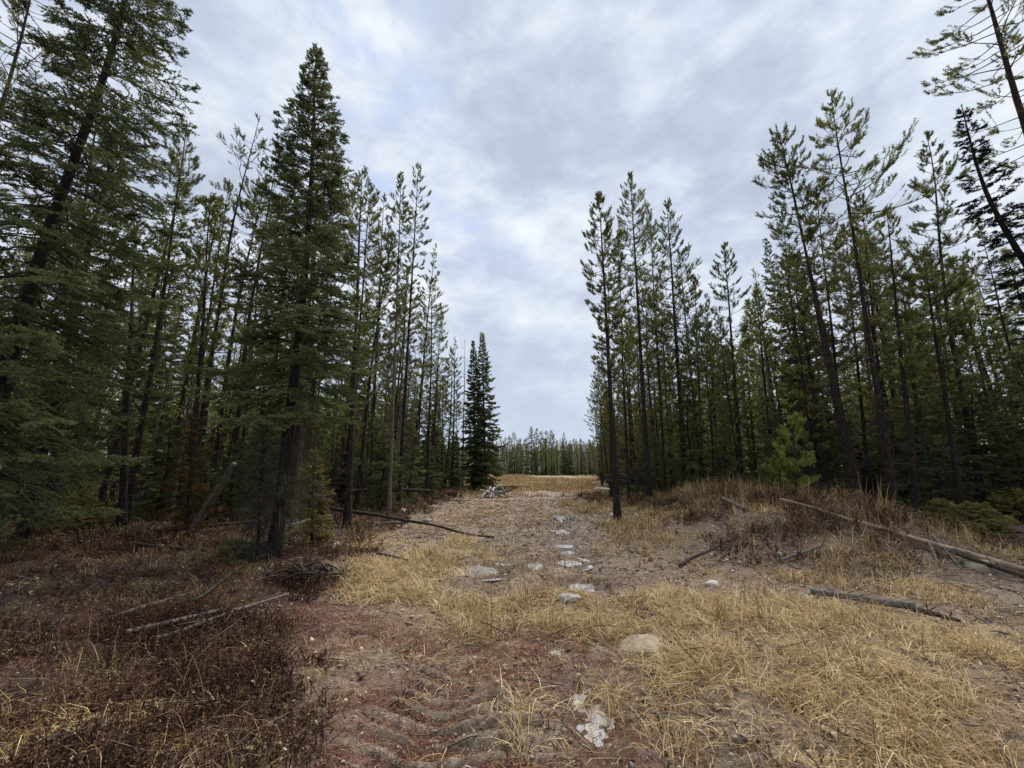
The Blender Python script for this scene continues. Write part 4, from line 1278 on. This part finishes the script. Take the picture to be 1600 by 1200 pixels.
# the wood behind and beside, which reads as one mass
def mass_wood(spots, rng, leaf_n):
    b = Buf()
    for (x, y) in spots:
        z = float(hgt(x, y))
        H = rng.uniform(8.5, 13.5)
        lean = rng.normal(0, 0.25, 2)
        tp = np.array([[x, y, z - 0.2], [x + lean[0] * .5, y + lean[1] * .5, z + H * .5], [x + lean[0], y + lean[1], z + H]])
        tube(b, tp, [0.11, 0.07, 0.015], 5, 1, cap=False)
        n = leaf_n
        u = rng.random(n) ** 0.8
        cs = rng.uniform(0.01, 0.3)
        zz = cs + (1 - cs) * u
        R = rng.uniform(1.0, 1.7)
        rr = R * np.clip((1.03 - u) * 1.7, 0.05, 1) * np.sqrt(rng.random(n))
        a = np.floor(rng.random(n) * 9) / 9 * 6.283 + zz * 31 + rng.normal(0, 0.3, n)
        p = np.stack([x + lean[0] * zz + rr * np.cos(a), y + lean[1] * zz + rr * np.sin(a), z + H * zz + 0.15 * rr], 1)
        d = unit(np.stack([np.cos(a), np.sin(a), rng.uniform(-0.3, 0.9, n)], 1) + rng.normal(0, 0.35, (n, 3)))
        tn = np.clip(rng.normal(0.45, 0.2, n), 0, 1)
        for q in range(4):
            dd = unit(d + rng.normal(0, 0.5, (n, 3)))
            slivers(b, p + rng.normal(0, 0.04, (n, 3)), dd, rng.uniform(0.10, 0.26, n), 0.07, rng, 0, tn)
        # young growth at its foot
        if rng.random() < 0.75:
            hh, n2 = rng.uniform(1.5, 4.5), 150
            u = rng.random(n2) ** 0.7
            ox, oy = x + rng.normal(0, 1.0), y + rng.normal(0, 1.0)
            rr = rng.uniform(0.7, 1.3) * (1.03 - u) * np.sqrt(rng.random(n2))
            a = rng.random(n2) * 6.283
            p = np.stack([ox + rr * np.cos(a), oy + rr * np.sin(a), z + hh * u], 1)
            d = np.stack([np.cos(a), np.sin(a), rng.uniform(-0.5, 0.5, n2)], 1)
            for q in range(4):
                slivers(b, p + rng.normal(0, 0.05, (n2, 3)), unit(d + rng.normal(0, 0.5, (n2, 3))), rng.uniform(0.15, 0.35, n2), 0.08, rng, 0, np.clip(rng.normal(0.4, 0.2, n2), 0, 1))
    return b


sp = []
for _ in range(120000):
    if len(sp) >= 1250:
        break
    y = rf.uniform(8, 150) if rf.random() < 0.75 else rf.uniform(142, 175)
    x = rf.uniform(-120, 130)
    dl, dr = edge_left(y) - x, x - edge_right(y)
    d = max(dl, dr) if y < 140 else 1.0
    deep = 6.5 if y < 60 else 1.5
    if (y < 140 and (d < deep or d > 45)) or abs(x) > 1.3 * y + 2 or (y >= 140 and (x < -40 or x > 70)):
        continue
    if min([9] + [(x - a) ** 2 + (y - c_) ** 2 for a, c_ in sp]) < 2.2:
        continue
    sp.append((x, y))
tag(link('distant_forest', mass_wood(sp, rf, 520).mesh('distant_forest', [M_PINE, M_BARK])), 'dim mass of conifers filling the depth of the woods', kind='stuff')

# pale bare saplings at the far end
for k, (px, hh) in enumerate([(906, 7.5), (917, 8.5), (926, 7.0), (899, 6.5), (932, 9.0)]):
    P0 = at(px, 744, 119 + 2 * k)
    P0[2] = float(hgt(P0[0], P0[1]))
    t = empty('bare_aspen', tuple(P0), 'pale leafless aspen at the far right corner of the clearing', 'tree', 'bare aspens at the far corner')
    b = Buf()
    tube(b, [(0, 0, -0.1), (0.1, 0, hh * .5), (0.0, 0, hh)], [0.09, 0.06, 0.02], 6)
    link('trunk', b.mesh('trunk', M_ASPEN), t)
    b = Buf()
    n = 60
    z = rf.uniform(hh * .3, hh, n)
    a = rf.random(n) * 6.283
    p0 = np.stack([0 * z, 0 * z, z], 1)
    p1 = p0 + np.stack([np.cos(a), np.sin(a), rf.uniform(0.8, 1.8, n)], 1) * rf.uniform(0.3, 1.1, n)[:, None]
    sticks(b, p0, p1, 0.025, 0.012)
    link('branches', b.mesh('branches', M_ASPEN), t)


# ------------------------------------------------------------------ fallen wood
def log(name, A, B, r0, r1, mat, label, cat='log', group=None, sag=0.0, rough=0.18, seed=0, stubs=6, knots=9, stub_len=0.25, cut=None):
    """a fallen trunk or stick from A to B, root end first"""
    rng = np.random.default_rng(seed)
    A, B = np.asarray(A, float), np.asarray(B, float)
    s = np.linspace(0, 1, knots)
    pts = A + (B - A) * s[:, None]
    L = np.linalg.norm(B - A)
    off = rng.normal(0, 0.006 * L, (knots, 3))
    off[[0, -1]] = 0
    pts = smooth_path(pts + off, 1)
    pts[:, 2] -= sag * np.sin(s * np.pi)
    loc = pts.mean(0)
    b = Buf()
    f = np.linspace(0, 1, knots * 3)
    pf = np.stack([np.interp(f, s, pts[:, k]) for k in range(3)], 1) - loc
    tube(b, pf, r0 + (r1 - r0) * f, 9, 0, rough=rough, rng=rng)
    o = tag(link(name, b.mesh(name, mat, True), None, tuple(loc)), label, cat, group)
    if stubs:
        c = Buf()
        u = rng.uniform(0.1, 0.95, stubs)
        p0 = np.stack([np.interp(u, f, pf[:, k]) for k in range(3)], 1)
        d = unit(rng.normal(size=(stubs, 3)) + np.array([0, 0, 0.6]))
        sticks(c, p0, p0 + d * (rng.uniform(0.3, 1.0, stubs) * stub_len)[:, None], 0.010 + 0.1 * r1, 0.004)
        link('branch_stub', c.mesh('branch_stub', mat), o)['kind'] = 'stuff'
    return o


def gl(px, py, up=0.05):
    p_ = ground_at(px, py)
    p_[2] += up
    return p_


A = at(1219, 780, 10.1)
Bq = at(1612, 894, 6.75)
A[2] = max(A[2], float(hgt(A[0], A[1])) + 0.06)
Bq[2] = max(Bq[2], float(hgt(Bq[0], Bq[1])) + 0.06)
log('fallen_log', Bq, A, 0.046, 0.030, M_LOGP, 'long pale peeled log slanting down the back of the bank', seed=1, stubs=7, knots=14, stub_len=0.35)
log('fallen_log', gl(1608, 912, 0.08), gl(1480, 872, 0.10), 0.04, 0.025, M_LOGD, 'dark thinner log under the long pale log at the right edge', seed=2, stubs=3)
for k, (a, c_) in enumerate([((1462, 858), (1503, 893)), ((1478, 866), (1500, 888)), ((1455, 868), (1470, 888))]):
    log('dead_branch', gl(*a, 0.22), gl(*c_, 0.02), 0.022, 0.012, M_LOGG, ['longest grey branch leaning under the pale log', 'middle grey branch leaning under the pale log', 'shortest grey branch leaning under the pale log'][k], 'branch', seed=3 + k, stubs=2)
log('fallen_log', gl(1268, 936, 0.09), gl(1432, 962, 0.09), 0.036, 0.045, M_LOGG, 'grey brown pole lying in the straw grass below the bank', seed=7, stubs=2, stub_len=0.12)
log('fallen_log', gl(1428, 964, 0.08), gl(1500, 978, 0.05), 0.035, 0.02, M_LOGD, 'dark rotten broken end lying beyond the grey brown pole', seed=8, stubs=5, stub_len=0.14)
A = at(512, 793, 13.4)
A[2] = max(A[2], float(hgt(A[0], A[1])) + 0.25)
log('fallen_log', A, gl(772, 842, 0.04), 0.060, 0.022, M_LOGD, 'long thin dark pole lying from the forest edge out to the track', seed=9, stubs=5, knots=12, stub_len=0.15)
log('dead_branch', gl(588, 874, 0.10), gl(692, 891, 0.04), 0.020, 0.013, M_LOGD, 'straight dark stick lying on the straw grass mat', 'branch', seed=10, stubs=1)
log('fallen_log', gl(292, 842, 0.0), at(366, 724, 9.5), 0.095, 0.05, M_BARKL, 'broken leaning trunk with flaking bark in the left undergrowth', 'dead trunk', rough=0.5, seed=11, stubs=6, stub_len=0.2)
log('fallen_log', at(505, 756, 17.5), at(598, 755, 16.5), 0.055, 0.05, M_LOGD, 'dark horizontal pole propped up across the trunks behind the pale barked pine', seed=12, stubs=0)
log('fallen_log', at(599, 753, 16.4), gl(597, 786, 0.0), 0.05, 0.05, M_LOGD, 'short dark upright post holding the propped pole', 'post', seed=13, stubs=0)
log('fallen_log', at(500, 766, 18.5), at(672, 767, 18.5), 0.09, 0.07, M_LOGD, 'thick dark log lying below the propped pole among the trunks', seed=14, stubs=4, stub_len=0.2)
log('fallen_log', gl(240, 838, 0.10), gl(400, 822, 0.12), 0.05, 0.04, M_LOGD, 'brown log lying in shade behind the leaning broken trunk', seed=15, stubs=4)
log('fallen_log', gl(205, 858, 0.10), gl(320, 868, 0.08), 0.035, 0.025, M_LOGD, 'thin reddish pole lying in the shrubs before the leaning trunk', seed=16, stubs=3)
log('fallen_log', gl(452, 828, 0.10), gl(515, 813, 0.15), 0.05, 0.05, M_LOGG, 'short brown log at the foot of the tall broad spruce', seed=17, stubs=2)
log('fallen_log', gl(440, 800, 0.35), gl(530, 792, 0.30), 0.06, 0.07, M_LOGD, 'black charred log chunk beside the yellowing bush', seed=18, stubs=3)
log('fallen_log', gl(588, 822, 0.05), gl(640, 818, 0.05), 0.05, 0.04, M_LOGG, 'short grey log piece beside the long thin dark pole', seed=19, stubs=2)
log('dead_branch', gl(195, 1000, 0.05), gl(345, 965, 0.07), 0.028, 0.018, M_LOGG, 'grey weathered branch lying in the red shrubs, nearer one', 'branch', seed=20, stubs=5, stub_len=0.2)
log('dead_branch', gl(240, 1010, 0.05), gl(450, 936, 0.06), 0.022, 0.014, M_LOGG, 'grey weathered branch crossing the red shrubs, longest one', 'branch', seed=21, stubs=5, stub_len=0.2)
log('dead_branch', gl(150, 978, 0.04), gl(300, 935, 0.06), 0.024, 0.016, M_LOGG, 'grey weathered branch lying in the red shrubs, farther one', 'branch', seed=22, stubs=5, stub_len=0.2)
log('dead_branch', gl(1220, 880, 0.05), gl(1290, 858, 0.08), 0.026, 0.02, M_LOGG, 'brown root curving out of the face of the bank', 'root', seed=23, stubs=2)
log('dead_branch', gl(1130, 786, 0.10), gl(1165, 800, 0.06), 0.05, 0.045, M_LOGG, 'short grey broken log end on top of the bank', 'log', seed=24, stubs=3)
log('dead_branch', gl(1062, 887, 0.03), gl(1150, 845, 0.08), 0.03, 0.02, M_LOGD, 'dark branch lying up the foot of the bank', 'branch', seed=25, stubs=3)
log('dead_branch', gl(1118, 815, 0.10), gl(1150, 835, 0.10), 0.022, 0.014, M_LOGD, 'short dark bent branch in the middle of the bank', 'branch', seed=26, stubs=2)
log('dead_branch', gl(985, 815, 0.05), gl(1035, 795, 0.06), 0.03, 0.03, M_LOGG, 'grey half buried pole beside the slim lone pine', 'branch', seed=27, stubs=2)
log('fallen_log', gl(930, 766, 0.12), gl(958, 768, 0.12), 0.12, 0.10, M_CUT, 'pale cut log lying at the track side near the right stand', seed=28, stubs=0)
log('dead_branch', gl(660, 1072, 0.02), gl(560, 1150, 0.02), 0.006, 0.003, M_LOGG, 'thin pale twig lying on the red needle mud', 'twig', seed=29, stubs=2, stub_len=0.1)
log('dead_branch', gl(200, 1122, 0.05), gl(340, 1106, 0.06), 0.006, 0.003, M_LOGP, 'thin straight straw coloured stick across the near red shrubs', 'twig', seed=30, stubs=0)
log('dead_branch', gl(1515, 828, 0.05), gl(1600, 843, 0.15), 0.03, 0.025, M_LOGD, 'dark pole lying among the olive bushes at the right edge', 'log', seed=31, stubs=2)
log('dead_branch', gl(300, 955, 0.10), gl(385, 890, 0.12), 0.016, 0.008, M_LICHEN, 'lichen grey branch lying before the dead twig trunk', 'branch', seed=32, stubs=9, stub_len=0.22)

# stump and upturned roots by the big spruce
b = Buf()
rs = np.random.default_rng(5)
for k in range(46):
    a = rs.random() * 6.283
    L = rs.uniform(0.15, 0.55)
    e = rs.uniform(-0.05, 0.9)
    p_ = np.array([rs.normal(0, 0.16), rs.normal(0, 0.12), rs.uniform(-0.02, 0.14)])
    q1 = p_ + np.array([math.cos(a) * math.cos(e), math.sin(a) * math.cos(e), math.sin(e)]) * L * 0.5
    q2 = q1 + np.array([math.cos(a + rs.normal(0, .5)), math.sin(a + rs.normal(0, .5)), rs.uniform(-0.7, 0.2)]) * L * 0.5
    tube(b, smooth_path(np.array([p_, (p_ + q1) / 2, q1, (q1 + q2) / 2, q2]), 1), list(np.array([0.03, 0.024, 0.018, 0.012, 0.004]) * rs.uniform(0.25, 0.9)), 6, 0)
P0 = ground_at(482, 905)
tag(link('root_wad', b.mesh('root_wad', M_LOGD), None, tuple(P0)), 'upturned tangle of dark roots beside the straw grass mat', 'roots')
b = Buf()
tube(b, [(0, 0, -0.1), (0.02, 0, 0.4), (0.0, 0.01, 0.75)], [0.15, 0.11, 0.10], 10, 0, rough=0.3, rng=rs)
tag(link('stump', b.mesh('stump', M_LOGD, True), None, tuple(ground_at(500, 812))), 'dark upright stump behind the yellowing bush at the forest edge', 'stump')

# heap of bleached poles before the twin spruces
base = ground_at(775, 778)
for k in range(11):
    a = -2.9 + 2.6 * k / 10 + rs.normal(0, 0.1)
    L = rs.uniform(1.1, 2.0)
    c0 = base + np.array([-0.1 + rs.normal(0, 0.4), 0.9 + rs.normal(0, 0.3), 0.50 + rs.normal(0, 0.10)])
    e0 = base + np.array([math.cos(a) * L * 0.75, 0.55 + math.sin(a) * L * 0.6, 0.05])
    e0[2] = float(hgt(e0[0], e0[1])) + 0.05
    log('cut_pole', e0, c0 + (c0 - e0) * 0.12, 0.05, 0.045, M_CUT if k % 3 else M_LOGG, 'bleached pole in the little heap before the twin spruces', 'pole', 'bleached poles heaped before the twin spruces', seed=40 + k, stubs=0, knots=4)
for k in range(6):
    a = rs.uniform(-0.6, 0.6)
    c0 = base + np.array([0.5 + rs.normal(0, 0.3), 1.4 + rs.normal(0, 0.4), 0.15 + 0.1 * k])
    d = np.array([math.cos(a), math.sin(a), rs.uniform(-0.05, 0.3)]) * rs.uniform(0.8, 1.4)
    log('dead_branch', c0 - d, c0 + d, 0.04, 0.02, M_LOGD, 'dark branch in the little heap before the twin spruces', 'branch', 'dark branches heaped before the twin spruces', seed=60 + k, stubs=3, knots=5)


# ------------------------------------------------------------------ stones
def stone(name, px, py, w, h, mat, label, seed, deep=0.35, el=1.0, rot=0.0):
    P_ = ground_at(px, py)
    rng = np.random.default_rng(seed)
    nu, nv = 22, 12
    th = np.linspace(0, 2 * np.pi, nu, endpoint=False)
    ph = np.linspace(0, np.pi, nv)
    T, F = np.meshgrid(th, ph)
    x, y, z = np.sin(F) * np.cos(T), np.sin(F) * np.sin(T), np.cos(F)
    k = 1 + 0.30 * (fbm(x + 3 + seed, y + z * 1.7, 1.6, 3, seed) - 0.5) + 0.12 * (fbm(x * 2 + z, y * 2 - z, 3.5, 2, seed + 3) - 0.5)
    for _ in range(5):                                  # a few broken flat faces
        n = unit(rng.normal(size=3) + np.array([0, 0, .3]))
        dp = x * n[0] + y * n[1] + z * n[2]
        k = np.where(dp * k > 0.74, 0.74 / np.maximum(dp, 1e-3), k)
    v = np.stack([x * k * w / 2, y * k * w / 2 * el, z * k * h], -1)
    c, s = math.cos(rot), math.sin(rot)
    v = np.stack([v[..., 0] * c - v[..., 1] * s, v[..., 0] * s + v[..., 1] * c, v[..., 2]], -1).reshape(-1, 3)
    i = np.arange(nv - 1)[:, None] * nu
    j = np.arange(nu)[None]
    q_ = (j + 1) % nu
    f = np.stack([i + j, i + nu + j, i + nu + q_, i + j, i + nu + q_, i + q_], -1).reshape(-1, 3)
    b_ = Buf()
    b_.add(v, f)
    return tag(link(name, b_.mesh(name, mat, True), None, (P_[0], P_[1], P_[2] + h * (0.5 - deep))), label, 'stone')


M_R1 = mat_rock('grey_rock', (0.16, 0.15, 0.13), (0.40, 0.38, 0.34), 6)
M_R2 = mat_rock('sandy_rock', (0.19, 0.155, 0.11), (0.37, 0.315, 0.235), 9)
M_R3 = mat_rock('pink_rock', (0.34, 0.29, 0.25), (0.56, 0.50, 0.45), 8)
stone('rock', 886, 940, 0.38, 0.075, M_R1, 'flat grey stone in the middle of the track behind the straw grass', 1, 0.2, 0.7, 0.2)
stone('boulder', 1008, 1014, 0.50, 0.10, M_R2, 'large half buried sandy boulder in the straw grass right of the track', 2, 0.55, 1.3, -0.6)
stone('rock', 1114, 917, 0.27, 0.055, M_R3, 'pale pink wedge shaped stone below the bank', 3, 0.2, 0.7, 0.5)
stone('boulder', 1538, 890, 0.5, 0.22, M_R2, 'rounded sandy boulder below the long pale log near the right edge', 4, 0.55, 0.9)
stone('rock', 957, 808, 0.18, 0.09, M_R3, 'small white stone beside the slim lone pine', 6, 0.2)
stone('rock', 994, 808, 0.14, 0.07, M_R3, 'small white stone right of the slim lone pine', 7, 0.2)
stone('rock', 1217, 869, 0.12, 0.06, M_R3, 'small pale stone on the lower face of the bank', 8, 0.2)
stone('rock', 630, 800, 0.34, 0.12, M_R1, 'grey stone at the foot of the tall slim pair', 10, 0.3)
stone('rock', 668, 815, 0.32, 0.10, M_R1, 'grey stone behind the long thin dark pole', 11, 0.3)
stone('rock', 768, 794, 0.22, 0.12, M_R3, 'small white stone before the heap of bleached poles', 12, 0.2)
stone('rock', 1305, 1160, 0.06, 0.03, M_R3, 'pinkish pebble sized stone near the bottom right grass', 13, 0.3)
